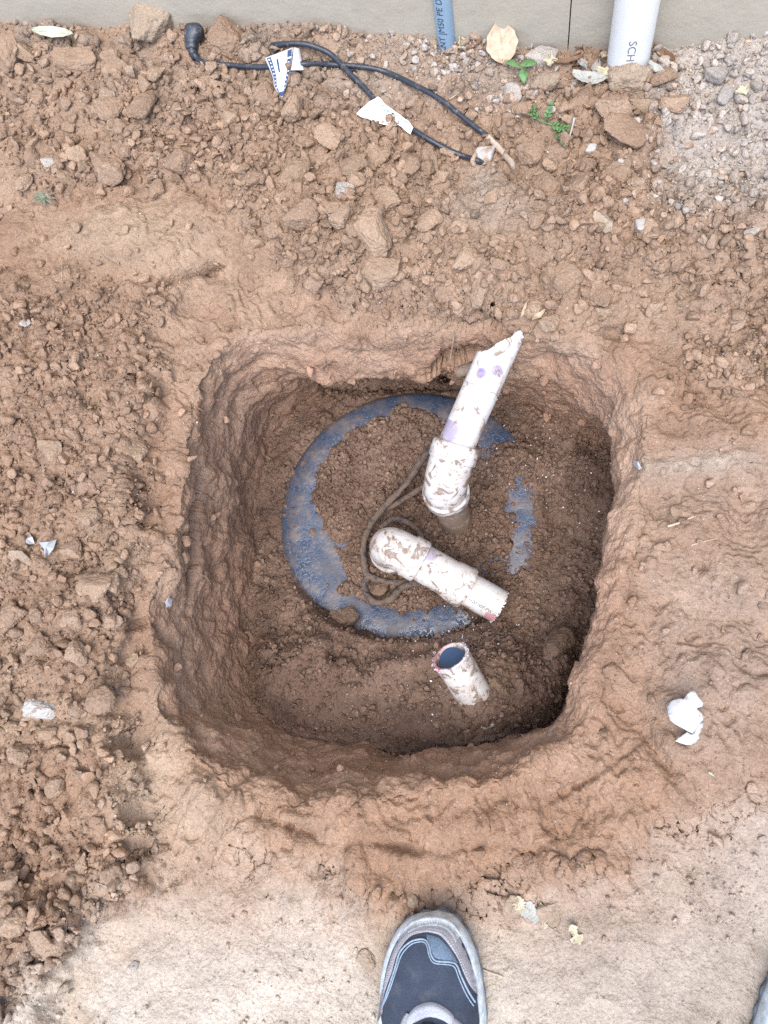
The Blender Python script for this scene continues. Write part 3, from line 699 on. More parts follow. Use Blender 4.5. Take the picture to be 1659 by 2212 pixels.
V, Fq = cord_np(pc[k:], CR*1.10, 16, 90, .0007); obj('dirt_coat', mesh_np('dirt_coat', rel(V, t_), Fq), simple('dried_mud', (.42, .33, .25), .95, .25, 110, .002), t_)
# plug: ribbed strain relief, wrist, flat head
p0, _ = ray(421, 122); pb, _ = ray(413, 100); ph_, _ = ray(430, 62); up = np.array([0, 0, 1.0])
A0 = pc[0]; A1 = A0 + unit(A0, pb+up*.018)*.013; A2 = A1 + unit(A1, ph_+up*.030)*.012; A3 = A2 + unit(A2, ph_+up*.034)*.016
V, Fq = tube(even(np.array([A0-(A1-A0)*.2, A0, A1]), 26), [.0058+.0009*(i % 4 < 2) for i in range(26)], 20)
obj('strain_relief', mesh_np('strain_relief', rel(V, t_), Fq), M_CORD, t_)
hd = nrm(A3-A1); sx_ = nrm(np.cross(hd, up)); uz = np.cross(sx_, hd)
def plug_body(stations):
    V, n = [], 28; a = np.linspace(0, 2*np.pi, n, endpoint=False)
    for (f, w, h, off) in stations:
        c = A1 + hd*f + sx_*off
        V.append(c + np.outer(np.sign(np.cos(a))*np.abs(np.cos(a))**.7*w, sx_) + np.outer(np.sign(np.sin(a))*np.abs(np.sin(a))**.7*h, uz))
    V = np.vstack(V); m = len(stations)
    Fq = [(i*n+j, i*n+(j+1) % n, (i+1)*n+(j+1) % n, (i+1)*n+j) for i in range(m-1) for j in range(n)]
    return V, Fq + [tuple(range(n))[::-1], tuple(range((m-1)*n, m*n))]
V, Fq = plug_body([(-.002, .0065, .006, 0), (.001, .0092, .008, 0), (.006, .0095, .0085, 0), (.008, .0085, .008, .0), (.011, .0105, .0095, .001), (.017, .0135, .0125, .003), (.026, .0142, .0130, .005), (.031, .0140, .0128, .005), (.0335, .0120, .011, .005)])
obj('plug_head', mesh_np('plug_head', rel(V, t_), Fq), M_CORD, t_)
# curled tag on the cord
def zt(x, y): return (397.4+x*.2083, 25.9+y*.2083)
tc = G(*zt(1000, 560), ray(*zt(1000, 560))[0][2])
def tagpt(x, y, h):
    px, py = zt(x, y); z0_ = tc[2] + .010; return G(px, py, z0_ + h)
def strip_sheet(name, rowsL, rowsR, hL, hR, m, parent, lift=0.0, n=24, across=8, th=.0003):
    a = even(np.array(rowsL, float), n); b = even(np.array(rowsR, float), n); V = []
    for i in range(n):
        for j in range(across+1):
            s = j/across; x, y = a[i]*(1-s)+b[i]*s; V.append(tagpt(x, y, hL(i/(n-1))*(1-s)+hR(i/(n-1))*s + .007*math.sin(math.pi*s)*math.sin(math.pi*min(1, i/(n-1)+.15)) + lift))
    V = np.array(V); w = across+1
    Fq = [(i*w+j, i*w+j+1, (i+1)*w+j+1, (i+1)*w+j) for i in range(n-1) for j in range(across)]
    o = obj(name, mesh_np(name, rel(V, parent), Fq), m, parent); md = o.modifiers.new('thickness', 'SOLIDIFY'); md.thickness = th; md.offset = -1; return o
L_ = [(840,478),(880,570),(925,690),(935,775),(1010,880)]; R_ = [(1130,368),(1118,480),(1108,600),(1070,730),(1022,882)]
hl = lambda f: .006-.012*f; hr = lambda f: .012-.016*f
tg = strip_sheet('warning_tag', L_, R_, hl, hr, M_TAG, t_)
def between(f0, f1, i0=0, i1=1):
    a = even(np.array(L_, float), 60); b = even(np.array(R_, float), 60); k0, k1 = int(i0*59), int(i1*59)+1
    return (a+(b-a)*f0)[k0:k1], (a+(b-a)*f1)[k0:k1]
def on_tag(name, f0, f1, i0, i1, m, parent_tag, n=24):
    a = even(np.array(L_, float), 60); b = even(np.array(R_, float), 60); V = []; ac = 5
    for i in range(n):
        r = i0+(i1-i0)*i/(n-1); q = r*59; k = min(int(q), 58); fr = q-k; A = a[k]*(1-fr)+a[k+1]*fr; B = b[k]*(1-fr)+b[k+1]*fr
        for j in range(ac+1):
            s = f0+(f1-f0)*j/ac; x, y = A*(1-s)+B*s
            V.append(tagpt(x, y, hl(r)*(1-s)+hr(r)*s + .007*math.sin(math.pi*s)*math.sin(math.pi*min(1, r+.15)) + .0006))
    w = ac+1; Fq = [(i*w+j, i*w+j+1, (i+1)*w+j+1, (i+1)*w+j) for i in range(n-1) for j in range(ac)]
    return obj(name, mesh_np(name, rel(np.array(V), t_), Fq), m, parent_tag)
for f0, f1, i0, i1 in ((.05, .20, .02, .86), (.36, .44, .12, .42), (.80, .97, .02, .16), (.80, .96, .20, .96), (.0, .9, .87, .985)):
    o = on_tag('navy_stripe', f0, f1, i0, i1, M_NAVY, tg)
for i in range(9): on_tag('white_mark', .09+.02*(i % 2), .15, .06+i*.085, .10+i*.085, M_TAG, tg, 4).location = (0, 0, .0005)
for i in range(7): on_tag('white_mark', .84, .91, .26+i*.09, .29+i*.09, M_TAG, tg, 4).location = (0, 0, .0005)
fl_ = strip_sheet('tag_flap', [(1140,368),(1128,480),(1112,604)], [(1200,378),(1222,480),(1242,602)], lambda f: .012-.004*f, lambda f: .004-.003*f, M_TAG, t_)
for i in range(8):
    a_ = [(1150+2*i, 420+i*20), (1152+2*i, 426+i*20)]; b_2 = [(1185+4*i, 424+i*20), (1187+4*i, 430+i*20)]
    strip_sheet('fine_print', a_, b_2, lambda f: .0125, lambda f: .0085, M_INKG, fl_, .0006, 3, 3, .0001)
strip_sheet('print_box', [(1192,395),(1206,505)], [(1202,392),(1217,503)], lambda f: .0075, lambda f: .0065, M_INK, fl_, .0008, 6, 2, .0001)

pd = laid([(596,112,.004),(589,101,.006),(605,96,.010),(640,94,.016),(675,99,.018),(715,118,.016),(755,158,.014),(790,193,.011),(815,222,.008),(850,250,.006),(890,283),(925,305),(960,324),(1000,341),(1030,351,.002),(1050,356,-.008)], 150)
t_ = thing('tagged_cable', tuple(pd[40]), 'black cord arching over the plugged cord, wearing a crumpled white tag, then sinking into soil', 'power cable')
V, Fq = cord_np(pd, CR*1.03, 16, 40, .0003); obj('cable', mesh_np('cable', rel(V, t_), Fq), M_CORD, t_)
def zu(x, y): return (743+x*.2291, 190.1+y*.2291)
c_ = ray(*zu(400, 250))[0]
tagp = [(268,108),(322,82),(400,160),(500,232),(604,305),(654,372),(645,395),(625,437),(570,390),(512,346),(440,350),(370,352),(300,325),(232,296),(170,272),(118,246),(180,180)]
axu = np.array(PROJ(pd)).T
def t2(x, y, e=0.0):
    px, py = zu(x, y); q = int(np.argmin(np.hypot(axu[:, 0]-px, axu[:, 1]-py))); d = np.hypot(axu[q, 0]-px, axu[q, 1]-py)
    g, _ = ray(px, py); return G(px, py, max(pd[q][2] + .0062 - .00016*d, g[2]+.0055) + e)
def tag2(name, poly, m, parent, e, cuts):
    bm = bmesh.new(); f = bm.faces.new([bm.verts.new((x, y, 0)) for x, y in poly]); bmesh.ops.triangulate(bm, faces=[f])
    for _ in range(cuts): bmesh.ops.subdivide_edges(bm, edges=bm.edges[:], cuts=1)
    for v in bm.verts:
        p = t2(v.co.x, v.co.y, e); v.co = p + .0012*np.array([0, 0, math.sin(v.co.x*.03)*math.sin(v.co.y*.05)])
    me = bpy.data.meshes.new(name); bm.to_mesh(me); bm.free(); shift(me, t_)
    o = obj(name, me, m, parent); md = o.modifiers.new('thickness', 'SOLIDIFY'); md.thickness = .0004; md.offset = 0; return o
t_.location = tuple(pd[40]); bpy.context.view_layer.update()
tg2 = tag2('warning_tag', tagp, M_TAG, t_, 0, 3)
for (x, y, w, h) in ((350,150,30,9), (440,225,34,12), (372,205,60,8), (360,262,80,9), (400,240,60,9), (440,285,40,8), (535,285,16,9), (560,300,30,8), (570,318,34,7), (470,255,30,7)):
    tag2('print_mark', [(x, y), (x+w, y+h*.9), (x+w-4, y+h*1.9), (x-3, y+h)], M_TEAL if h < 10 else M_NAVY, tg2, .0007, 0)

# ------------------------------------------------------------------ clods and rocks
def clod_proto(seed, planes, rnd, sub=5, nz=.07):
    rg = np.random.default_rng(seed); bm = bmesh.new(); bmesh.ops.create_icosphere(bm, subdivisions=sub, radius=1.0)
    D_ = np.array([v.co for v in bm.verts]); Nn = rg.normal(size=(planes, 3)); Nn /= np.linalg.norm(Nn, axis=1, keepdims=True)
    dst = .58 + .36*rg.random(planes); dt = D_ @ Nn.T
    rr = np.where(dt > .05, dst/np.maximum(dt, .05), 9); kk = 9.0+rnd
    r = (-1/kk)*np.log(np.sum(np.exp(-kk*np.minimum(rr, 2.5)), 1)); r = np.clip(r, .35, 1.25)
    Q = D_*r[:, None]
    q = Q + seed*3.1
    w1, _, rn1 = worley(q, 3.2, seed); w2, _, rn2 = worley(q, 7.5, seed+1)
    Q = D_*(r + nz*1.5*fbm(q, 1.6, 4, seed) + nz*.9*np.sqrt(np.clip(1-(w1/.75)**2, 0, 1))*rn1 + nz*.55*np.sqrt(np.clip(1-(w2/.75)**2, 0, 1))*rn2 + nz*.35*fbm(q, 14, 3, seed))[:, None]
    Q /= np.abs(Q).max(0)
    me = bpy.data.meshes.new('clod'); bm.to_mesh(me); bm.free()
    me.vertices.foreach_set('co', Q.astype(np.float32).ravel()); me.polygons.foreach_set('use_smooth', np.full(len(me.polygons), True)); me.update()
    return me
BIG = [clod_proto(100+i, 9+i % 4, 3 if i % 2 else 8, 5, .10) for i in range(9)]
MED = [clod_proto(200+i, 11, 4, 4, .11) for i in range(8)]
PEB = [clod_proto(300+i, 14, 2, 4, .02) for i in range(4)]
MCACHE = {}
def with_mat(me, m):
    k = (me.name, m.name)
    if k not in MCACHE: c = me.copy(); c.materials.clear(); c.materials.append(m); MCACHE[k] = c
    return MCACHE[k]
def clod(name, px, py, w, h, ang, me, m, label, cat, group=None, sink=.28, thick=.8, rg=random):
    p, no = ray(px, py); k = ppm(p); sx, sy = w/2/k, h/2/k; sz = thick*min(sx, sy)
    o = obj(name, with_mat(me, m)); no = Vector(no); no = (no*.45 + Vector((0, 0, .55))).normalized()
    yaw = Matrix.Rotation(math.radians(-ang), 4, 'Z'); tilt = Vector((0, 0, 1)).rotation_difference(no).to_matrix().to_4x4()
    o.matrix_world = Matrix.Translation(Vector(p) + no*sz*(1-2*sink)) @ tilt @ yaw @ Matrix.Diagonal((sx*1.06, sy*1.06, sz, 1))
    return tag(o, label, cat, group)
CL = [  # px, py, width, height, angle, proto, material, label, thickness
 ('boulder',335,52,140,118,-28,0,M_ROCK,'largest tan wedge shaped boulder leaning against the wall beside the plug',.8),
 ('dirt_clod',492,98,100,92,10,1,M_CLOD,'brown lump of soil right behind the black plug at the foot of the wall',.8),
 ('dirt_clod',243,370,104,72,5,2,M_CLOD,'big rounded clod, larger of the pair below the upper left spoil pile',.8),
 ('dirt_clod',398,362,76,62,20,3,M_CLOD,'smaller rounded tan clod to the right of the big rounded one',.85),
 ('dirt_clod',243,238,78,60,10,4,M_CLOD,'knobbly clod in the upper left spoil with a cluster of small clods under it',.8),
 ('dirt_clod',312,233,60,76,10,5,M_CLOD,'upright clod beside the knobbly one in the upper left spoil',.7),
 ('dirt_clod',262,278,42,38,0,6,M_CLOD,'round ball of soil just under the knobbly clod',.9),
 ('dirt_clod',175,135,120,70,15,7,M_CLOD,'broad low lump at the top left below the pale green leaf',.6),
 ('dirt_clod',255,150,80,55,20,8,M_CLOD,'clod at the foot of the tan boulder, upper left',.7),
 ('dirt_clod',20,110,70,90,0,4,M_CLOD,'dark lump cut by the left edge below the wall',.7),
 ('dirt_clod',235,215,58,46,20,2,M_ROCK,'flat tan flake of soil above the knobbly clod',.5),
 ('dirt_clod',575,215,70,60,30,1,M_CLOD,'crumbly clod left of the curled navy tag',.7),
 ('dirt_clod',640,245,56,60,0,3,M_CLOD,'clod under the pointed end of the navy tag',.8),
 ('dirt_clod',716,303,76,66,0,6,M_CLOD,'flat topped clod standing alone left of the crumpled white tag',.7),
 ('dirt_clod',640,380,66,92,15,5,M_CLOD,'tall clod with a pale pebble stuck in its side, above the hole',.7),
 ('dirt_clod',705,350,46,36,0,7,M_CLOD,'small clod just below the flat topped clod',.9),
 ('dirt_clod',765,362,60,52,0,8,M_CLOD,'clod below and left of the crumpled white tag',.7),
 ('dirt_clod',815,340,60,56,-20,0,M_CLOD,'cracked clod touching the crack under the crumpled white tag',.7),
 ('dirt_clod',890,360,58,72,0,2,M_CLOD,'square clod on the right of the deep crack',.7),
 ('dirt_clod',655,462,92,62,-25,4,M_CLOD,'long pale clod resting on a dark gap above the hole',.8),
 ('dirt_clod',842,440,84,62,28,6,M_CLOD,'smooth potato shaped clod in the middle of the spoil ridge',.8),
 ('dirt_clod',802,508,110,78,36,1,M_CLOD,'long rough clod, centre of the spoil ridge above the hole',.75),
 ('dirt_clod',742,480,56,62,20,3,M_CLOD,'clod between the pale long clod and the rough ridge clod',.8),
 ('dirt_clod',800,470,52,50,0,5,M_CLOD,'round clod tucked above the rough ridge clod',.8),
 ('dirt_clod',830,590,86,84,35,7,M_CLOD,'crumbling clod at the lower end of the spoil ridge over the hole',.6),
 ('dirt_clod',930,480,50,60,15,8,M_CLOD,'clod with a narrow crack at its left, above the hole',.7),
 ('dirt_clod',1010,560,62,66,10,0,M_CLOD,'clod above the hanging rootlet',.7),
 ('dirt_clod',1040,625,40,80,22,2,M_CLOD,'narrow upright clod with a white pebble at its side',.7),
 ('dirt_clod',1190,700,50,44,0,4,M_CLOD,'clod beside the torn tip of the white pipe, near a curled leaf',.8),
 ('dirt_clod',1150,665,36,60,20,5,M_CLOD,'narrow clod above the torn tip of the white pipe',.7),
 ('dirt_clod',1305,640,58,76,0,6,M_CLOD,'dull upright clod on the right of the loose rim above the hole',.6),
 ('dirt_clod',1415,665,40,40,0,7,M_CLOD,'round lone clod at the right above the hole',.8),
 ('dirt_clod',1225,600,70,70,20,8,M_CLOD,'broken slab of soil above and right of the torn pipe tip',.6),
 ('tan_rock',1357,182,116,84,-8,1,M_ROCK,'tan rock lying in front of the white wall pipe',1.0),
 ('dirt_clod',1340,165,56,50,30,3,M_CLOD,'brown clod perched on the tan rock against the white pipe',.6),
 ('tan_rock',1175,182,72,48,4,5,M_ROCK,'angular tan rock under the sprouting seedling',.8),
 ('dirt_clod',1258,225,64,84,24,0,M_CLOD,'pale triangular clod below the dry leaves by the wall',.7),
 ('dirt_clod',1325,238,72,62,-30,2,M_CLOD,'clod below the tan rock, left of the pale arched clod',.8),
 ('dirt_clod',1395,232,84,46,22,4,M_ROCK,'pale arched clod below the white wall pipe',.7),
 ('dirt_clod',1358,292,120,80,4,6,M_CLOD,'largest clod at the right, crumbling below the wall pipe',.6),
 ('dirt_clod',1460,228,70,50,10,7,M_CLOD,'clod right of the pale arched clod, crusted with pebbles',.7),
 ('dirt_clod',1433,172,60,48,8,8,M_CLOD,'clod right of the white wall pipe under the brown leaf',.75),
 ('dirt_clod',1182,412,76,72,10,1,M_CLOD,'square soil block below the green weed',.7),
 ('dirt_clod',1255,412,56,66,10,3,M_CLOD,'clod right of the square soil block',.7),
 ('dirt_clod',1322,382,76,56,-8,5,M_CLOD,'wide clod on the slope at the right under the largest one',.7),
 ('dirt_clod',1170,375,34,26,20,0,M_CLOD,'small flat clod on top of the square soil block',.7),
 ('dirt_clod',1300,483,50,44,0,2,M_ROCK,'pale clod at the right beside a dark hollow',.7),
 ('dirt_clod',1150,330,70,60,10,4,M_CLOD,'clod beside the spot where the dusty cord goes into the soil',.7),
 ('dirt_clod',905,232,50,46,0,6,M_CLOD,'reddish clod lying between the two black cords',.6),
 ('dirt_clod',740,1338,70,64,0,7,M_CLODW,'damp clod on the lid edge, lower left of the coiled cable',.7),
 ('dirt_clod',1208,1393,62,92,12,8,M_CLODW,'largest damp clod in the hole, at the right below the sawn pipe',.8),
 ('dirt_clod',1071,1480,36,30,10,1,M_CLODW,'damp clod just right of the open pipe stub',.8),
 ('dirt_clod',1122,1490,30,48,-10,3,M_CLODW,'upright damp clod further right of the open pipe stub',.7),
 ('dirt_clod',817,1268,42,40,0,5,M_CLODW,'damp ball of soil inside the loop of muddy cable',.9),
 ('dirt_clod',905,1500,54,46,0,0,M_CLODW,'damp clod left of the open pipe stub',.6),
 ('dirt_clod',988,1540,30,28,0,2,M_CLODW,'damp clod under the foot of the open pipe stub',.8),
 ('dirt_clod',1230,960,36,34,0,4,M_CLODW,'damp clod in the far right corner of the hole',.8),
 ('tan_rock',1473,1110,48,36,-12,2,M_CLOD,'flat pale stone at the right of the hole next to a straw',.5),
 ('white_rock',85,1535,86,50,-12,1,M_QUARTZ,'white and brown rock at the left edge, alone in the crumbly pile',.7),
 ('dirt_clod',195,1125,60,52,25,3,M_CLOD,'tan clod left of the hole beside the torn plastic film',.6),
 ('dirt_clod',215,1510,70,60,0,5,M_CLOD,'clod right of the white and brown rock',.6),
 ('dirt_clod',60,1215,84,50,25,6,M_ROCK,'long pale clod under the torn plastic film at the left',.6),
 ('dirt_clod',215,1270,90,74,20,7,M_CLOD,'big low clod in the left pile halfway down the photo',.6),
 ('dirt_clod',32,1330,66,64,0,8,M_CLOD,'rough clod cut by the left edge halfway down the photo',.8),
 ('dirt_clod',90,1395,64,56,10,0,M_CLOD,'clod with a dark gap above it at the left',.7),
 ('dirt_clod',165,1415,54,58,0,1,M_CLOD,'round crumbly clod at the left above the white and brown rock',.8),
 ('dirt_clod',240,1340,52,44,0,2,M_CLOD,'clod at the right fringe of the left pile',.7),
 ('dirt_clod',290,985,84,60,8,3,M_CLOD,'dusty crust lump on the left, above the hole edge',.5),
 ('dirt_clod',115,970,70,56,20,4,M_CLOD,'clod in the crumbly strip at the left, level with the pipe elbow',.6),
 ('dirt_clod',30,1990,70,60,0,5,M_CLOD,'brown clod in the lower left corner pile',.7),
 ('dirt_clod',95,2030,62,48,20,6,M_CLOD,'clod at the edge of the lower left pile next to pale dust',.7),
 ('dirt_clod',25,1905,56,50,0,7,M_CLOD,'clod at the left edge above the lower left corner pile',.7),
 ('dirt_clod',300,2050,0,0,0,8,M_ROCK,'',.5),
 ('tan_rock',975,2085+0,0,0,0,0,M_ROCK,'',.5),
 ('dirt_clod',790,2075,56,44,20,1,M_ROCK,'flat pale crust clod left of the shoe',.4),
 ('tan_rock',890,1945,34,28,0,2,M_ROCK,'pale stone on the dust just above the shoe toe',.6),
 ('tan_rock',1110,1955,38,42,0,3,M_ROCK,'flat grey tan stone above the yellow leaf scraps',.4),
 ('dirt_clod',1190,1970,60,60,0,4,M_ROCK,'flat round dusty lump beside the yellow leaf scraps',.25),
 ('grey_stone',1544,167,50,48,0,0,M_GREY,'round grey stone at the upper right',.8),
 ('grey_stone',1567,203,40,78,14,1,M_GREY,'long blue grey stone at the upper right beside the round one',.6),
 ('grey_stone',1110,205,46,56,-30,2,M_GREY,'grey stone left of the angular tan rock by the seedling',.7),
 ('grey_stone',1170,130,70,50,12,3,M_GREY,'grey stone at the foot of the wall behind the seedling',.7),
 ('grey_stone',742,415,38,66,18,0,M_GREY,'pale grey stone standing upright in the spoil ridge',.7),
 ('quartz_stone',722,462,36,26,20,1,M_QUARTZ,'white quartz pebble under the upright grey stone',.6),
 ('quartz_stone',1050,335,58,40,-12,2,M_QUARTZ,'white quartz lump between the ends of the two black cords',.7),
 ('quartz_stone',1275,325,24,26,0,3,M_QUARTZ,'small white stone above the square soil block',.8),
 ('quartz_stone',1388,490,34,46,20,0,M_QUARTZ,'whitish stone at the right below the wide clod',.7),
 ('quartz_stone',1620,502,40,24,-8,1,M_GREY,'pale flat stone near the right edge',.5),
 ('quartz_stone',1515,378,26,22,20,2,M_ROCK,'orange tan pebble lying on the grey soil at the right',.7),
 ('grey_stone',290,2088,26,22,0,3,M_GREY,'blue grey pebble on the pale dust at the lower left',.6),
 ('grey_stone',104,352,32,26,10,0,M_GREY,'bluish pebble in the upper left spoil',.6),
 ('grey_stone',52,698,26,20,0,1,M_GREY,'bluish flat pebble on the smooth soil at the left',.5),
]
for i, (nm, px, py, w, h, a, k, m, lab, th) in enumerate(CL):
    if not w: continue
    st_k = nm in ('grey_stone', 'quartz_stone')
    clod(nm, px, py, w, h, a, PEB[k] if st_k else BIG[k], m, lab, {'dirt_clod': 'clod', 'boulder': 'boulder'}.get(nm, 'rock'), None, .3, th)
GRP = [ # box, count, size range, material, label, group
 ((20,100,560,420), 62, 16, 50, M_CLOD, 'small brown clod in the loose spoil pile at the upper left below the wall', 'small clods in the upper left spoil'),
 ((590,290,1090,650), 78, 16, 58, M_CLOD, 'small tan clod on the spoil ridge between the cords and the hole', 'small clods on the spoil ridge'),
 ((1090,210,1500,700), 44, 15, 46, M_CLOD, 'small clod on the slope at the upper right below the wall pipe', 'small clods on the upper right slope'),
 ((5,880,290,2000), 70, 15, 54, M_CLOD, 'small crumbly clod in the loose pile left of the hole', 'small clods left of the hole'),
 ((640,900,1290,1380), 28, 11, 24, M_CLODW, 'small damp clod lying on the dirt over the tank lid', 'small damp clods over the lid'),
 ((620,1400,1200,1570), 14, 11, 24, M_CLODW, 'small damp clod in the bottom of the hole below the lid', 'small damp clods below the lid'),
]
rgc = np.random.default_rng(5)
for (x0, y0, x1, y1), n, s0, s1, m, lab, grp in GRP:
    for i in range(n):
        px, py = x0+(x1-x0)*rgc.random(), y0+(y1-y0)*rgc.random(); s = s0*(s1/s0)**(rgc.random()**1.6)
        me = (BIG if s > 26 else MED)[rgc.integers(8)]
        clod('small_clod', px, py, s*(.85+.4*rgc.random()), s*(.8+.35*rgc.random()), 360*rgc.random(), me, m, lab, 'clod', grp, .34, .85)

# ------------------------------------------------------------------ crumbs, gravel and plastic flecks nobody could count
def scatter(name, n, weight, dmin, dmax, al, colf, flat=.8, seed=3, mat=M_SOIL, sinkf=.25, protos=None, label=None):
    rg = np.random.default_rng(seed); a = np.gradient(P, axis=0); b = (np.roll(P, -1, 1)-np.roll(P, 1, 1))*.5
    area = np.linalg.norm(np.cross(a, b), axis=-1); w = (area*weight*vis).ravel(); w = np.maximum(w, 0)
    ii = rg.choice(len(w), n, p=w/w.sum()); p = P.reshape(-1, 3)[ii] + rg.normal(size=(n, 3))*.0012; no = N.reshape(-1, 3)[ii]
    d = np.minimum(dmin*(1-rg.random(n)*.999)**(-1/al), dmax)
    V, Fs, Cc, off = [], [], [], 0
    kcol = colf(ii, rg)
    for small in (True, False):
        sel = np.where((d < .0062) == small)[0]
        if not len(sel): continue
        for k in range(6):
            s = sel[k::6]
            if not len(s): continue
            bm = bmesh.new(); bmesh.ops.create_icosphere(bm, subdivisions=1 if small else 3, radius=1)
            B = np.array([v.co for v in bm.verts]); F3 = np.array([[v.index for v in f.verts] for f in bm.faces]); bm.free()
            pn = rg.normal(size=(8, 3)); pn /= np.linalg.norm(pn, axis=1, keepdims=True); dt = B @ pn.T
            r = np.min(np.where(dt > .1, (.48+.45*rg.random(8))/np.maximum(dt, .1), 1.15), 1); B = B*np.clip(r, .4, 1.15)[:, None]
            B += .16*fbm(B+k*7, 2.2, 3, k).reshape(-1, 1)*B
            q = rg.normal(size=(len(s), 4)); q /= np.linalg.norm(q, axis=1, keepdims=True); x, y, z, w_ = q.T
            R = np.stack([1-2*(y*y+z*z), 2*(x*y-z*w_), 2*(x*z+y*w_), 2*(x*y+z*w_), 1-2*(x*x+z*z), 2*(y*z-x*w_), 2*(x*z-y*w_), 2*(y*z+x*w_), 1-2*(x*x+y*y)], -1).reshape(-1, 3, 3)
            sc = np.stack([.75+.7*rg.random(len(s)), .8+.4*rg.random(len(s)), flat*(.6+.6*rg.random(len(s)))], -1)
            vv = np.einsum('nij,nvj->nvi', R, B[None]*sc[:, None])*(d[s]/2)[:, None, None] + (p[s] + no[s]*(d[s]*(.5-sinkf))[:, None])[:, None]
            V.append(vv.reshape(-1, 3)); Fs.append((F3[None]+(np.arange(len(s))*len(B))[:, None, None]).reshape(-1, 3)+off); off += vv.shape[0]*len(B)
            Cc.append(np.repeat(kcol[s], len(B), 0))
    return tag(obj(name, mesh_np(name, np.vstack(V), Fs, np.vstack(Cc)), mat), label, None, None, 'stuff')
def ccol(lo, hi, grey=0.0, gcol=(.36, .33, .30)):
    def f(ii, rg):
        c = col.reshape(-1, 3)[ii]*(lo+(hi-lo)*rg.random((len(ii), 1))); g = (rg.random((len(ii), 1)) < grey)
        return np.where(g, np.array(gcol)*(.75+.5*rg.random((len(ii), 1))), c)
    return f
cl = ss(-.15, .35, fbm(P, 10, 4, 95))
w_floor = (S_ < 1.02)*(ss(-.3, .4, cover)+.8*(rl < .99)*ss(-1.15, .1, cover)+.12*(rl < .99)) + (S_ < 1.02)*(rl > 1.02)*.9
w_cr = out*(.10 + 1.5*np.maximum(W_left, .8*W_top)*(.35+cl)*(1-.6*np.clip(W_dust, 0, 1))*(1-.7*W_slab))*(1-.93*W_pale)*(1-.6*near) + 1.0*w_floor + .035*wall
w_cr = w_cr + out*.7*np.clip(ell(1560, 800, 90, 90, 0, PU, PV)+ell(60, 2130, 90, 90, 0, PU, PV), 0, 1)
scatter('soil_crumbs', 62000, w_cr*(S_ >= 1), .0017, .016, 1.65, ccol(.80, 1.3, 0), seed=3)
scatter('floor_crumbs', 26000, w_cr*(S_ < 1), .0015, .0085, 1.8, ccol(.80, 1.35, 0), seed=8)
w_gv = out*(np.clip(W_grav, 0, 1.2) + .5*W_grey + .35*ss(1300, 1420, PU)*ss(520, 300, PV))
scatter('gravel', 9000, w_gv, .0018, .011, 1.7, lambda ii, rg: np.array([.45, .395, .345])*(.78+.5*rg.random((len(ii), 1)))*np.where(rg.random((len(ii), 1)) < .25, np.array([1.1, .92, .78]), 1), .75, 4)
def shv(ii, rg): return np.tile(np.array([[.80, .80, .84]]), (len(ii), 1))
w_sv = (S_ < 1.03)*(ell(1180, 985, 90, 90, 0, PU, PV)*1.2 + ell(1260, 1060, 60, 90, 0, PU, PV)*.6 + ell(1010, 1375, 90, 40, -10, PU, PV)*1.6 + ell(930, 1470, 60, 70, 0, PU, PV) + ell(1180, 1090, 60, 60, 0, PU, PV)*.5 + ell(830, 1500, 60, 60, 0, PU, PV)*.3)
scatter('plastic_shavings', 520, w_sv, .0012, .0042, 2.0, shv, .35, 5, simple('shaving_white', (.78, .78, .84), .5, .1), .05)
w_sp = out*(.5+.5*rough) + .2*w_floor
scatter('dust_grains', 1500, out*W_pale*(.12+.5*cl+1.5*np.clip(ell(1560, 1850, 110, 60, 30, PU, PV)+ell(1480, 1950, 120, 60, -20, PU, PV), 0, 1)), .0014, .0065, 2.0, ccol(1.0, 1.25, 0), seed=9)
scatter('pale_grit', 2200, w_sp, .0011, .0034, 2.0, lambda ii, rg: np.array([.56, .50, .44])*(.75+.5*rg.random((len(ii), 1))), .75, 6)

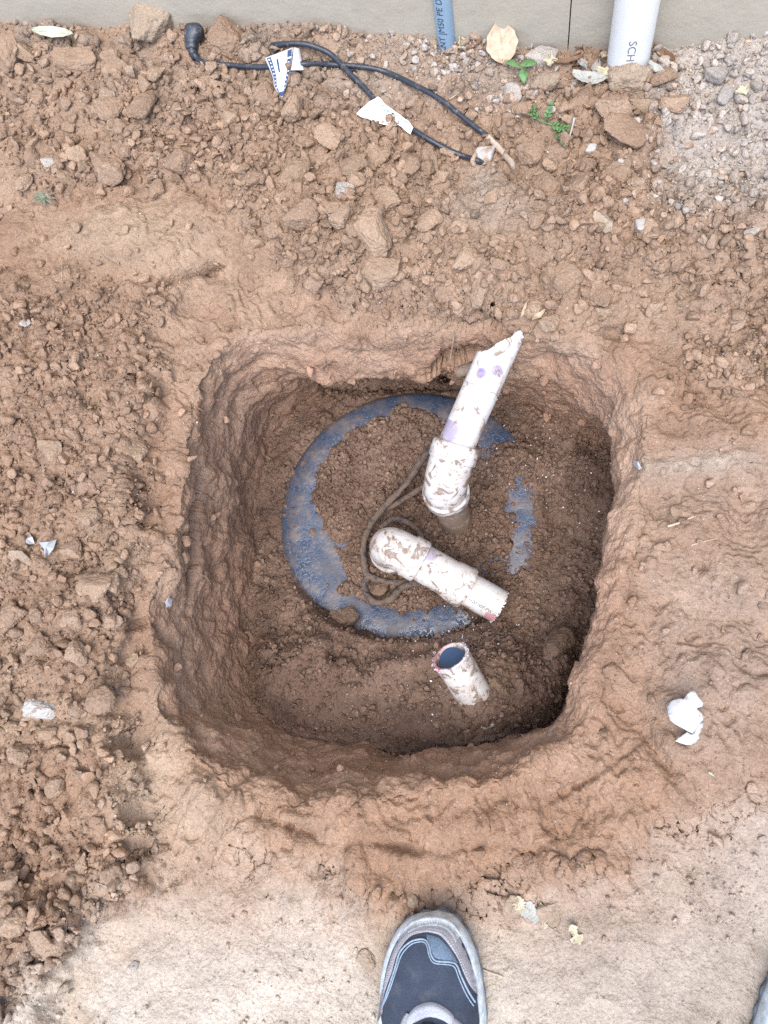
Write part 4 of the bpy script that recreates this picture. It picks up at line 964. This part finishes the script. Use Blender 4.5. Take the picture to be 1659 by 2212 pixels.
# ------------------------------------------------------------------ shoes
def sz(x, y): return (656.6+x/3.0, 1900.8+y/3.0)
ZS = .045
SOUT = [(940,1971),(890,1983),(860,2006),(838,2041),(825,2074),(816.6,2107),(811.6,2147),(809,2212),(812,2290),(822,2380),(838,2470),(855,2540),(885,2585),(925,2600),(965,2590),(1000,2545),
        (1015,2470),(1028,2380),(1043,2290),(1050,2212),(1046,2154),(1040,2107),(1030,2064),(1016.6,2031),(1000,2003),(976,1979),(940,1971)]
GZ = float(ray(930, 2100)[0][2]); 
def shoe(name, label, mirror=False, at_px=None, rot=0.0, grp='pair of trail shoes'):
    O = G(932, 2120, ZS); toe = G(932, 1971, ZS); bk = nrm((G(932, 2212, ZS)-toe)*np.array([1, 1, 0])); rt_ = np.array([-bk[1], bk[0], 0.0])
    if rt_ @ _x < 0: rt_ = -rt_
    kk = 1.13*np.linalg.norm(G(932, 2212, ZS)-toe)/241.0                   # metres per plan pixel
    def loc(q):                                                      # plan px -> shoe plane (x right, y back), metres
        q = np.asarray(q, float); return np.stack([(q[:, 0]-932)*kk, (q[:, 1]-1971)*kk*.87], 1)
    out_ = even(cr(loc(SOUT), 400), 241)[:-1]; cen = np.array([0, .115])
    tang = np.roll(out_, -1, 0)-np.roll(out_, 1, 0); nn = np.stack([tang[:, 1], -tang[:, 0]], 1); nn /= np.linalg.norm(nn, axis=1, keepdims=True)
    if np.mean(np.sum(nn*(out_-cen), 1)) > 0: nn = -nn
    def inset(d): return out_ + nn*d
    up_out = inset(.0065)
    def edist(p):
        d = np.full(len(p), 9.0)
        for i in range(0, len(up_out), 1): d = np.minimum(d, np.hypot(p[:, 0]-up_out[i, 0], p[:, 1]-up_out[i, 1]))
        return d
    def hgt(p):
        p = np.asarray(p, float); D = p[:, 1]; Hm = np.interp(D, [-.01, 0, .03, .07, .11, .15, .19, .30], [.020, .024, .030, .036, .047, .062, .072, .075])
        e = np.clip(edist(p)/np.interp(D, [0, .03, .1], [.034, .042, .046]), 0, 1); return .030 + Hm*np.sqrt(np.clip(1-(1-e)**2.3, 0, 1))
    root = thing(name, (0, 0, 0), label, 'shoe', None)
    sgn = -1.0 if mirror else 1.0
    def W3(p, z): p = np.asarray(p); return np.stack([sgn*p[:, 0], -p[:, 1], np.broadcast_to(z, len(p))], 1)
    def mk(nm, V, Fq, m, par=root, smooth=True):
        if mirror: Fq = [tuple(f)[::-1] for f in Fq]
        return obj(nm, mesh_np(nm, V, Fq, smooth=smooth), m, par)
    def stack(levels, cap0=True, cap1=True):
        V = np.vstack([W3(inset(d) + (nn*(.0011*np.sin(np.arange(len(out_))*2*np.pi/7.5)*tread)[:, None] if tread else 0), z) for d, z, tread in levels]); n = len(out_)
        Fq = [(i*n+j, (i+1)*n+j, (i+1)*n+(j+1) % n, i*n+(j+1) % n) for i in range(len(levels)-1) for j in range(n)]
        if cap0: Fq.append(tuple(range(n)))
        if cap1: Fq.append(tuple(range((len(levels)-1)*n, len(levels)*n))[::-1])
        return V, Fq
    V, Fq = stack([(.004, 0, 1), (.0005, .001, 1), (.0, .007, 1), (.001, .0085, 0)]); sole = mk('outsole', V, Fq, S_OUT)
    V, Fq = stack([(.0012, .0085, 0), (.0004, .014, 0), (.0010, .023, 0), (.0028, .030, 0), (.0055, .0335, 0), (.009, .034, 0)]); mk('midsole', V, Fq, S_MID)
    # upper: cross sections from toe to heel
    D0 = up_out[:, 1].min()+.0006; D1 = up_out[:, 1].max()-.0006; st = D0+(D1-D0)*np.linspace(0, 1, 90)**1.5; V = []
    for D in st:
        sgnc = up_out[:, 1]-D; k = np.where(sgnc*np.roll(sgnc, -1) <= 0)[0]
        xs_ = [up_out[i, 0]+(up_out[(i+1) % len(up_out), 0]-up_out[i, 0])*(sgnc[i]/(sgnc[i]-sgnc[(i+1) % len(up_out)]+1e-12)) for i in k]; a, b = min(xs_), max(xs_)
        x = (a+b)/2-(b-a)/2*np.cos(np.linspace(0, np.pi, 49)); p = np.stack([x, np.full(49, D)], 1); V.append(W3(p, hgt(p)))
    V = np.vstack(V); Fq = [(i*49+j, i*49+j+1, (i+1)*49+j+1, (i+1)*49+j) for i in range(89) for j in range(48)]
    upper = mk('upper', V, Fq, S_MESH)
    def band(nm, A, B, lift, m, par=upper, n=110, ac=8, edge=.18):
        a = even(cr(loc([sz(*q) for q in A]), 200), n); b = even(cr(loc([sz(*q) for q in B]), 200), n); V = []
        for i in range(n):
            s = np.linspace(0, 1, ac+1); p = a[i]*(1-s[:, None])+b[i]*s[:, None]; e = np.minimum(1, np.minimum(s, 1-s)/edge)
            V.append(W3(p, hgt(p) + lift*np.sqrt(e) - .0006*(1-e)))
        w = ac+1; V = np.vstack(V); Fq = [(i*w+j, i*w+j+1, (i+1)*w+j+1, (i+1)*w+j) for i in range(n-1) for j in range(ac)]
        return mk(nm, V, Fq, m, par)
    def cord(nm, A, r, m, lift=.001, par=upper, n=120):
        a = even(cr(loc([sz(*q) for q in A]), 300), n); V, Fq = tube(W3(a, hgt(a)+lift), r, 8); return mk(nm, V, Fq, m, par)
    GO = [(474,960),(490,790),(505,730),(528,620),(560,505),(602,400),(660,305),(745,262),(850,245),(930,262),(1000,335),(1050,440),(1095,560),(1122,660),(1140,760)]
    GI = [(508,900),(520,775),(545,690),(578,600),(602,500),(645,420),(702,357),(780,330),(835,327),(900,345),(955,405),(1005,480),(1040,565),(1072,640),(1118,722)]
    band('mudguard', GO, GI, .0016, S_SUEDE)
    band('toe_bumper', [(665,300),(700,262),(770,228),(850,216),(930,230),(985,268),(1030,330)], [(672,345),(735,312),(800,294),(855,288),(920,302),(962,338),(990,390)], .0034, S_BUMP, n=60)
    band('toe_overlay', [(800,333),(850,336),(900,352),(950,405),(985,455),(1010,505)], [(815,378),(832,418),(846,455),(866,482),(905,492),(1003,514)], .0011, S_OVER, n=60)
    cord('piping', [(506,852),(530,790),(560,695),(598,575),(628,465),(690,395),(750,368),(800,368),(826,400),(840,450),(872,488),(950,496),(1000,515),(1032,590),(1075,690),(1116,775)], .0011, S_PIPE)
    cord('piping', [(514,838),(545,770),(578,680),(612,570),(642,478),(698,408),(752,382),(795,382),(815,410),(828,458),(862,502),(945,512),(990,530),(1018,600),(1062,705),(1106,790)], .0007, S_PIPE)
    band('eyestay', [(618,1010),(640,930),(664,862),(690,822)], [(660,1010),(690,930),(712,880),(712,825)], .0025, S_SUEDE, n=30)
    band('eyestay', [(950,800),(985,830),(1040,880),(1085,960),(1100,1010)], [(955,835),(975,870),(1010,920),(1040,980),(1050,1010)], .0025, S_SUEDE, n=30)
    band('tongue', [(690,880),(700,835),(760,772),(850,746),(930,772),(985,820),(990,850)], [(712,895),(740,880),(800,850),(850,838),(910,848),(950,868),(965,885)], .0045, S_TONG, n=60)
    band('tongue_lining', [(705,905),(770,880),(850,862),(930,878),(985,910)], [(700,1010),(770,1010),(850,1010),(930,1010),(1000,1010)], .0014, S_DARK, n=40)
    for yy in (898, 985):
        band('lace', [(672,yy+14),(760,yy),(850,yy-12),(940,yy-8),(1012,yy+8)], [(676,yy+44),(760,yy+32),(850,yy+20),(940,yy+24),(1014,yy+38)], .0085, S_TONG, n=50, edge=.3)
    lp = band('lace_loop', [(795,868),(830,862),(866,866)], [(790,1000),(830,1000),(866,1000)], .0115, S_DARK, n=16, edge=.1)
    for i in range(5):
        y0 = 880+i*22; band('stripe', [(806,y0),(830,y0-2),(856,y0-1)], [(806,y0+10),(830,y0+8),(856,y0+9)], .0124, S_TONG, lp, 6, 2, .3)
    # stitching: short threads in two rows
    sv, sf = [], []
    for A in ([(524,700),(548,610),(580,505),(622,412),(682,335),(760,302),(850,300),(925,318),(975,378),(1022,465),(1060,560),(1095,660)], [(516,745),(540,660),(566,585),(590,490),(632,402),(694,340),(768,316),(850,313),(912,330),(965,392),(1008,462),(1048,560),(1082,640)]):
        a = even(cr(loc([sz(*q) for q in A]), 300), 120)
        for i in range(0, 118, 2):
            p = a[i:i+2]; V, Fq = tube(W3(np.vstack([p[0], (p[0]+p[1])/2, p[1]]), hgt(np.vstack([p[0], (p[0]+p[1])/2, p[1]]))+.0017), .00042, 5); o = len(sv) and sum(len(q) for q in sv)
            sv.append(V); sf += [tuple(int(k)+o for k in f) for f in Fq]
    mk('stitching', np.vstack(sv), sf, S_THR)
    # ankle collar and sock, behind the frame
    a = np.linspace(0, 2*np.pi, 41)[:-1]; V = []
    for (rx, ry, z, dy) in ((.040, .052, .075, 0), (.037, .050, .105, 0), (.035, .047, .118, .0), (.031, .043, .117, 0), (.029, .040, .10, 0)): V.append(np.stack([sgn*(.002+rx*np.cos(a)), -(.215+dy+ry*np.sin(a)), np.full(40, z)], 1))
    V = np.vstack(V); mk('collar', V, [(i*40+j, i*40+(j+1) % 40, (i+1)*40+(j+1) % 40, (i+1)*40+j) for i in range(4) for j in range(40)], S_SUEDE)
    V = np.vstack([np.stack([sgn*(.002+r*np.cos(a)), -(.215+r*1.25*np.sin(a)), np.full(40, z)], 1) for r, z in ((.028, .09), (.0295, .12), (.0285, .16), (.030, .20), (.0285, .203))])
    mk('sock', V, [(i*40+j, i*40+(j+1) % 40, (i+1)*40+(j+1) % 40, (i+1)*40+j) for i in range(4) for j in range(40)] + [tuple(range(160, 200))], S_DARK)
    tp = G(*(at_px or (927, 1983)), ZS)
    ang0 = math.atan2(-bk[0], bk[1]*-1)                              # local -y is towards the heel
    ang0 = math.atan2(-bk[1], -bk[0]) - math.pi/2
    root.rotation_euler = (0, 0, ang0 + math.radians(rot)); root.location = (tp[0], tp[1], GZ + (0 if not at_px else float(ground_z(tp[0], tp[1])-GZ)) + .0005)
    return root
def cloth(name, col, sc=900, rough=.9, var=.12):
    t = NT(name); c = t.mix(1, t.mix(1, col, t.ramp(t.noise(60, 5), [(.3, 1-var), (.75, 1+var)]), 'MULTIPLY'), t.ramp(t.noise(sc, 2), [(.3, .8), (.7, 1.25)]), 'MULTIPLY')
    d = t.ramp(t.noise(75, 6, .65), [(.50, 0.0), (.85, .16)]); c = t.mix(d, c, (.42, .36, .31))
    return t.done(c, rough, t.bump(t.noise(sc, 3), .0006, .8))
S_OUT = cloth('outsole_rubber', (.16, .20, .24), 200, .7); S_MID = cloth('midsole_foam', (.56, .62, .64), 120, .6, .06); S_MESH = cloth('navy_mesh', (.042, .055, .082), 900)
S_SUEDE = cloth('mauve_suede', (.36, .352, .37), 700); S_BUMP = cloth('toe_rubber', (.37, .385, .39), 200, .5); S_OVER = cloth('blue_overlay', (.14, .20, .275), 500, .7); S_PIPE = cloth('piping_blue', (.26, .34, .42), 300, .6)
S_TONG = cloth('pale_grey_fabric', (.46, .48, .53), 800); S_DARK = cloth('black_knit', (.02, .022, .03), 700); S_THR = cloth('pale_thread', (.44, .43, .44), 300, .7)
shoe('trail_shoe', 'navy and grey shoe pointing at the hole, the whole toe in view')
shoe('trail_shoe', 'shoe of which only a blue grey sole edge shows at the lower right corner', True, (1830, 2078), -17)

# ------------------------------------------------------------------ leaves, weeds, straws, plastic
def leaf(name, label, px, py, length, width, ang, m, curl=.3, bend=.2, lift=.004, wavy=.1, tip=1.0, cat='leaf', ribs=True, pitch=0.0, roll=0.0, seed=1, tornf=0.0):
    rg = np.random.default_rng(seed); p, no = ray(px, py); k = ppm(p); L, Wd = length/k, width/k; n, ac = 28, 10; V = []
    for i in range(n):
        s = i/(n-1); w = Wd/2*(math.sin(math.pi*min(1, s*.96+.02))**.7)*(1+.045*math.sin(s*22+seed)+tornf*1.6*math.sin(seed*3+s*11+math.sin(s*23+seed)*1.5)*(.5 if i % 2 else .35)); 
        for j in range(-ac//2, ac//2+1):
            q = j/(ac/2); x = (s-.5)*L; y = q*w
            z = curl*abs(q)**1.6*Wd*.5 + bend*L*(4*(s-.5)**2)*.4 + wavy*Wd*.25*math.sin(s*9+seed+q*2) + (.02*Wd*math.cos(s*46+abs(q)*5) if ribs else 0)
            V.append((x, y, z))
    V = np.array(V); V[:, 2] -= V[:, 2].min(); w_ = ac+1
    Fq = [(i*w_+j, i*w_+j+1, (i+1)*w_+j+1, (i+1)*w_+j) for i in range(n-1) for j in range(ac)]
    o = obj(name, mesh_np(name, V, Fq), m); md = o.modifiers.new('thickness', 'SOLIDIFY'); md.thickness = .00035
    stem, sf = tube(cr(np.array([(-.5*L, 0, V[:, 2][ac//2]), (-.3*L, 0, V[3*w_+ac//2][2]+.0004), (0, 0, V[14*w_+ac//2][2]+.0003), (.4*L, 0, V[25*w_+ac//2][2]+.0002)]), 20), np.linspace(.0008, .0003, 20), 6)
    obj('midrib', mesh_np('midrib', stem, sf), m, o)
    o.matrix_world = Matrix.Translation(Vector(p)+Vector((0, 0, lift))) @ Matrix.Rotation(math.radians(-ang), 4, 'Z') @ Matrix.Rotation(math.radians(pitch), 4, 'Y') @ Matrix.Rotation(math.radians(roll), 4, 'X')
    return tag(o, label, cat)
leaf('dry_leaf', 'broad curled tan leaf with raised ribs at the foot of the wall', 1085, 124, 80, 66, 72, M_LTAN, .25, .15, .022, .10, pitch=32, roll=6, seed=2)
leaf('dry_leaf', 'crumpled yellow leaf touching the grey blue water pipe', 1003, 112, 32, 22, 60, M_LYEL, 1.1, .6, .004, .5, seed=3, tornf=.5)
leaf('dry_leaf', 'thin brown leaf between the water pipe and the broad tan leaf', 1025, 105, 40, 12, -40, M_LBROWN, .8, .2, .004, .2, seed=4)
leaf('dry_leaf', 'small torn cream leaf behind the angular tan rock', 1187, 148, 30, 24, 80, M_LYEL, .9, .4, .006, .5, seed=5, tornf=.6)
leaf('dry_leaf', 'large pale grey leaf lying flat left of the tan rock', 1272, 178, 76, 34, 12, M_LGREY, .25, .25, .005, .2, seed=6)
leaf('dry_leaf', 'narrow upright dry leaf behind the flat grey leaf', 1258, 155, 44, 16, 62, M_LGREY, 1.2, .1, .008, .2, seed=7, pitch=-20)
leaf('dry_leaf', 'yellowish leaf standing against the left side of the white pipe', 1303, 138, 44, 24, 105, M_LTAN, .5, .2, .010, .2, seed=8, pitch=-35)
leaf('dry_leaf', 'curled pale leaf beside the left foot of the white pipe', 1302, 172, 36, 24, 30, M_LYEL, .9, .5, .005, .4, seed=9, tornf=.5)
leaf('dry_leaf', 'long brown leaf against the joint in the wall', 1225, 142, 66, 14, -14, M_LBROWN, .8, .3, .006, .15, seed=10)
leaf('dry_leaf', 'grey leaf in shade just left of the white pipe', 1285, 160, 44, 18, 100, M_LGREY, .8, .3, .006, .2, seed=11, pitch=-15)
leaf('dry_leaf', 'dark brown curled leaf on the right of the white pipe', 1430, 135, 60, 22, 40, M_LBROWN, 1.0, .3, .008, .2, seed=12)
leaf('dry_leaf', 'grey leaf at the right foot of the white pipe', 1415, 160, 44, 18, 40, M_LGREY, .7, .3, .006, .2, seed=13)
leaf('dry_leaf', 'small reddish brown leaf furthest right along the wall', 1465, 155, 34, 12, 30, M_LBROWN, .7, .3, .005, .2, seed=14)
leaf('dry_leaf', 'small yellow leaf beside the long grey stone', 1600, 205, 34, 20, -40, M_LYEL, .6, .3, .004, .5, seed=15, tornf=.5)
leaf('pale_leaf', 'narrow pale green leaf lying along the wall at the upper left', 125, 84, 104, 22, 6, M_LGRN, .35, .1, .012, .1, seed=16, roll=25)
leaf('leaf_scrap', 'leftmost yellowed leaf scrap on the pale dust, rounded', 1122, 1952, 34, 26, 70, M_LYEL, .2, .15, .002, .2, seed=17, tornf=.4)
leaf('leaf_scrap', 'upright torn yellowed leaf scrap right of the flat grey stone', 1172, 1975, 52, 20, 72, M_LYEL, .35, .2, .003, .3, seed=18, tornf=.7)
leaf('leaf_scrap', 'lowest yellowed leaf scrap, bent, right of the shoe toe', 1243, 2018, 46, 22, 58, M_LYEL, .35, .25, .003, .3, seed=19, tornf=.7)
leaf('leaf_scrap', 'pale papery leaf between the yellowed scraps', 1145, 1968, 54, 34, 30, M_LGREY, .08, .05, .0015, .1, seed=20, tornf=.3)
leaf('curled_leaf', 'twisted pale leaf fragment beside the torn pipe tip', 1163, 690, 34, 12, -45, M_LTAN, 1.1, .4, .006, .4, seed=21)
leaf('curled_leaf', 'thin dry leaf blade stuck upright in soil above the torn pipe tip', 1131, 678, 42, 7, 100, M_LTAN, .8, .2, .006, .2, seed=22)
leaf('leaf_scrap', 'small yellow green leaf bit on the bare slope right of the hole', 1536, 1672, 14, 5, 30, M_LGRN, .3, .2, .001, .1, seed=23)

def blade(p, q, w, curl=.2, n=9, up=(0, 0, 1)):
    p, q = np.array(p), np.array(q); d = q-p; s_ = nrm(np.cross(d, up)); V = []
    for i in range(n):
        s = i/(n-1); ww = w*math.sin(math.pi*min(.97, s*.93+.05))**.8; c = p+d*s+np.array([0, 0, curl*np.linalg.norm(d)*math.sin(s*2.6)*.5])
        V += [c-s_*ww/2+np.array([0, 0, ww*.18]), c, c+s_*ww/2+np.array([0, 0, ww*.18])]
    return np.array(V), [(i*3+j, i*3+j+1, (i+1)*3+j+1, (i+1)*3+j) for i in range(n-1) for j in range(2)]
def plant(name, label, px, py, blades, stems, m, cat='weed'):
    p, _ = ray(px, py); t_ = thing(name, tuple(p), label, cat); k = ppm(p)
    def pt(x, y, h): g, _ = ray(x, y); return G(x, y, g[2]+h)
    for (x0, y0, h0, x1, y1, h1, w) in blades:
        V, Fq = blade(pt(x0, y0, h0), pt(x1, y1, h1), w/k); o = obj('leaf', mesh_np('leaf', rel(V, t_), Fq), m, t_); md = o.modifiers.new('thickness', 'SOLIDIFY'); md.thickness = .0004
    for L in stems:
        V, Fq = tube(cr(np.array([pt(*q) for q in L]), 16), .0009, 7); obj('stem', mesh_np('stem', rel(V, t_), Fq), m, t_)
plant('seedling', 'green seedling with three oval leaves beside the broad tan leaf', 1126, 148,
      [(1124,146,.012,1092,136,.014,17), (1127,143,.013,1160,138,.016,20), (1127,150,.012,1133,182,.010,18), (1127,144,.013,1140,130,.016,9)], [[(1126,152,0), (1127,146,.012)], [(1126,146,.012), (1110,142,.014)], [(1127,147,.012), (1129,160,.012)]], M_WEED)
bl = []
rgw = np.random.default_rng(12)
def frond(x0, y0, x1, y1, n, l, w, h):
    for i in range(n):
        f = (i+1)/n; x, y = x0+(x1-x0)*f, y0+(y1-y0)*f; a = math.atan2(y1-y0, x1-x0)
        for sg in (-1, 1):
            b = a+sg*.85; bl.append((x, y, h, x+l*(1.1-.4*f)*math.cos(b), y+l*(1.1-.4*f)*math.sin(b), h+.003, w))
    bl.append((x1, y1, h, x1+l*math.cos(a), y1+l*math.sin(a), h, w))
frond(1165,262,1142,236,4,13,6,.007); frond(1160,255,1156,236,3,10,5,.008); frond(1178,262,1190,228,4,11,6,.009); frond(1185,268,1182,250,2,9,5,.006)
frond(1186,268,1214,276,4,13,7,.006); frond(1200,272,1205,292,2,9,5,.006); frond(1214,280,1218,306,4,12,7,.006); frond(1222,290,1226,276,2,8,5,.006)
plant('feathery_weed', 'low feathery green weed creeping between clods below the dry leaves', 1185, 268, bl, [[(1142,238,.005), (1165,260,.004), (1186,268,.003), (1214,280,.004), (1218,304,.003)], [(1178,264,.003), (1190,230,.006)]], M_WEED)
bl = []
for a in range(0, 360, 40): bl.append((96, 428, .003, 96+26*math.cos(math.radians(a+8)), 428+17*math.sin(math.radians(a+8)), .006, 6))
plant('dusty_weed', 'small dusty grey green weed at the left edge of the upper spoil pile', 96, 428, bl, [[(96,430,0), (96,428,.004)]], M_WEEDG)

def straw(name, label, L, r, m, cat='straw', lift=.002, grp=None):
    pts = []
    for q in L: p, _ = ray(q[0], q[1]); pts.append(G(q[0], q[1], p[2]+lift+(q[2] if len(q) > 2 else 0)))
    V, Fq = tube(cr(np.array(pts), 30), np.linspace(r, r*.5, 30), 7); o = obj(name, mesh_np(name, V, Fq), m); return tag(o, label, cat, grp)
straw('straw', 'pale straw lying beside the shoe on its right', [(1040,2094), (1060,2101), (1088,2111)], .0012, M_STRAW)
straw('straw', 'stiff straw in front of the flat pale stone right of the hole', [(1442,1137,.003), (1468,1129,.004), (1498,1116,.004)], .0016, M_STRAW)
straw('straw', 'bleached dry stalk next to the feathery weed', [(1241,254,.006), (1236,275,.004), (1228,304,.002)], .0020, M_LGREY)
straw('straw', 'grass stem at the right edge of the photo', [(1620,395), (1640,402), (1659,412)], .0013, M_STRAW)
straw('straw', 'fine straw just above the torn plastic scrap, right of the hole', [(1492,1178), (1520,1170), (1548,1163)], .0007, M_STRAW)
straw('straw', 'thin dry stem curved above the flat slab at the left', [(132,555), (134,580), (133,610)], .0006, M_STRAW)
straw('straw', 'short straw lying among the gravel left of the seedling', [(970,215), (985,205), (1003,190)], .0008, M_STRAW)
straw('straw', 'dark fine twig crossing the pale dust at the lower right', [(1165,1990), (1190,2005), (1212,2020)], .0006, M_TWIG)
rp = [G(978, 712, -.012), G(979, 735, -.030), G(975, 760, -.055), G(972, 780, -.070)]
rp = [p + nrm(CAM-p)*.012 for p in rp]
o = obj('rootlet', mesh_np('rootlet', *tube(cr(np.array(rp), 26), np.linspace(.0013, .0006, 26), 7)), M_TWIG); tag(o, 'thin pale root hanging down the far wall of the hole beside the small cavity', 'root')
straw('rootlet', 'fine root sticking out of the broken edge at the left of the hole', [(432,1240,.004), (446,1248,.008), (456,1262,.010)], .0008, M_TWIG, 'root')
straw('rootlet', 'curled white root fibre on the tall clod above the hole', [(648,372,.006), (660,363,.010), (676,362,.008)], .0008, M_STRAW, 'root', .006)

# broken piece of white plastic
zs = lambda x, y: (1417+x*.0833, 1468.8+y*.0833)
pc_, _ = ray(1478, 1545)
main = [(300,650),(450,560),(620,490),(720,512),(820,380),(900,320),(1000,290),(1060,380),(1110,470),(1200,590),(1170,680),(1030,620),(1020,720),(1120,810),(1230,950),(1170,1040),(1090,1130),(1030,1280),(980,1370),(930,1395),(800,1320),(640,1225),(470,1130),(380,1060),(340,900),(320,780)]
hook = [(1090,1130),(1200,1090),(1170,1200),(1090,1380),(1085,1500),(1000,1600),(880,1665),(760,1672),(600,1625),(500,1580),(600,1490),(790,1350),(905,1410),(980,1370),(1030,1280)]
t_ = thing('plastic_scrap', tuple(pc_), 'broken curved piece of white plastic with dirt on it, lying right of the hole', 'plastic scrap')
def sh(q): 
    a = math.radians(35); x = (q[0]-760)*math.cos(a)+(q[1]-900)*math.sin(a); return .016 - .000000020*x*x*3.2 + .003*math.sin(q[1]*.004)
def scrap(name, poly, hf):
    bm = bmesh.new(); f = bm.faces.new([bm.verts.new((x, y, 0)) for x, y in poly]); bmesh.ops.triangulate(bm, faces=[f])
    for _ in range(3): bmesh.ops.subdivide_edges(bm, edges=bm.edges[:], cuts=1)
    for v in bm.verts: v.co = G(*zs(v.co.x, v.co.y), pc_[2]+hf((v.co.x, v.co.y)))
    me = bpy.data.meshes.new(name); bm.to_mesh(me); bm.free(); shift(me, t_); at = me.color_attributes.new('stain', 'FLOAT_COLOR', 'POINT'); at.data.foreach_set('color', np.zeros(len(me.vertices)*4, np.float32))
    o = obj(name, me, M_SCRAP, t_); md = o.modifiers.new('thickness', 'SOLIDIFY'); md.thickness = .0022; me.polygons.foreach_set('use_smooth', np.full(len(me.polygons), True)); return o
bpy.context.view_layer.update()
scrap('shell', main, sh); scrap('bent_edge', hook, lambda q: sh(q)*.6 + .005*math.sin((q[0]-500)/700*3.0))

# torn clear film at the left
def film(label, px, py, polys):
    p, _ = ray(px, py); t_ = thing('plastic_film', tuple(p), label, 'plastic film')
    for poly in polys:
        V = []
        for i, (x, y) in enumerate(poly): g, _ = ray(x, y); V.append(G(x, y, g[2]+.004+.006*(i % 2)))
        V = np.array(V); V = np.vstack([V, V.mean(0)+np.array([0, 0, .004])]); n = len(poly)
        o = obj('shred', mesh_np('shred', rel(V, t_), [(i, (i+1) % n, n) for i in range(n)], smooth=False), M_FILM, t_); md = o.modifiers.new('thickness', 'SOLIDIFY'); md.thickness = .0003
film('torn shred of clear plastic film among the clods at the left edge', 75, 1165, [[(50,1170),(60,1160),(63,1152),(70,1160),(75,1175),(62,1176)], [(84,1172),(105,1170),(122,1165),(116,1185),(104,1200),(97,1204),(95,1186)]])
film('flake of clear plastic film on the upper right wall of the hole', 1376, 1004, [[(1368,994),(1378,996),(1386,1012),(1380,1016),(1372,1008)]])
film('small clear plastic flake on the broken edge left of the hole', 365, 1300, [[(356,1300),(364,1290),(372,1294),(370,1308),(360,1312)]])
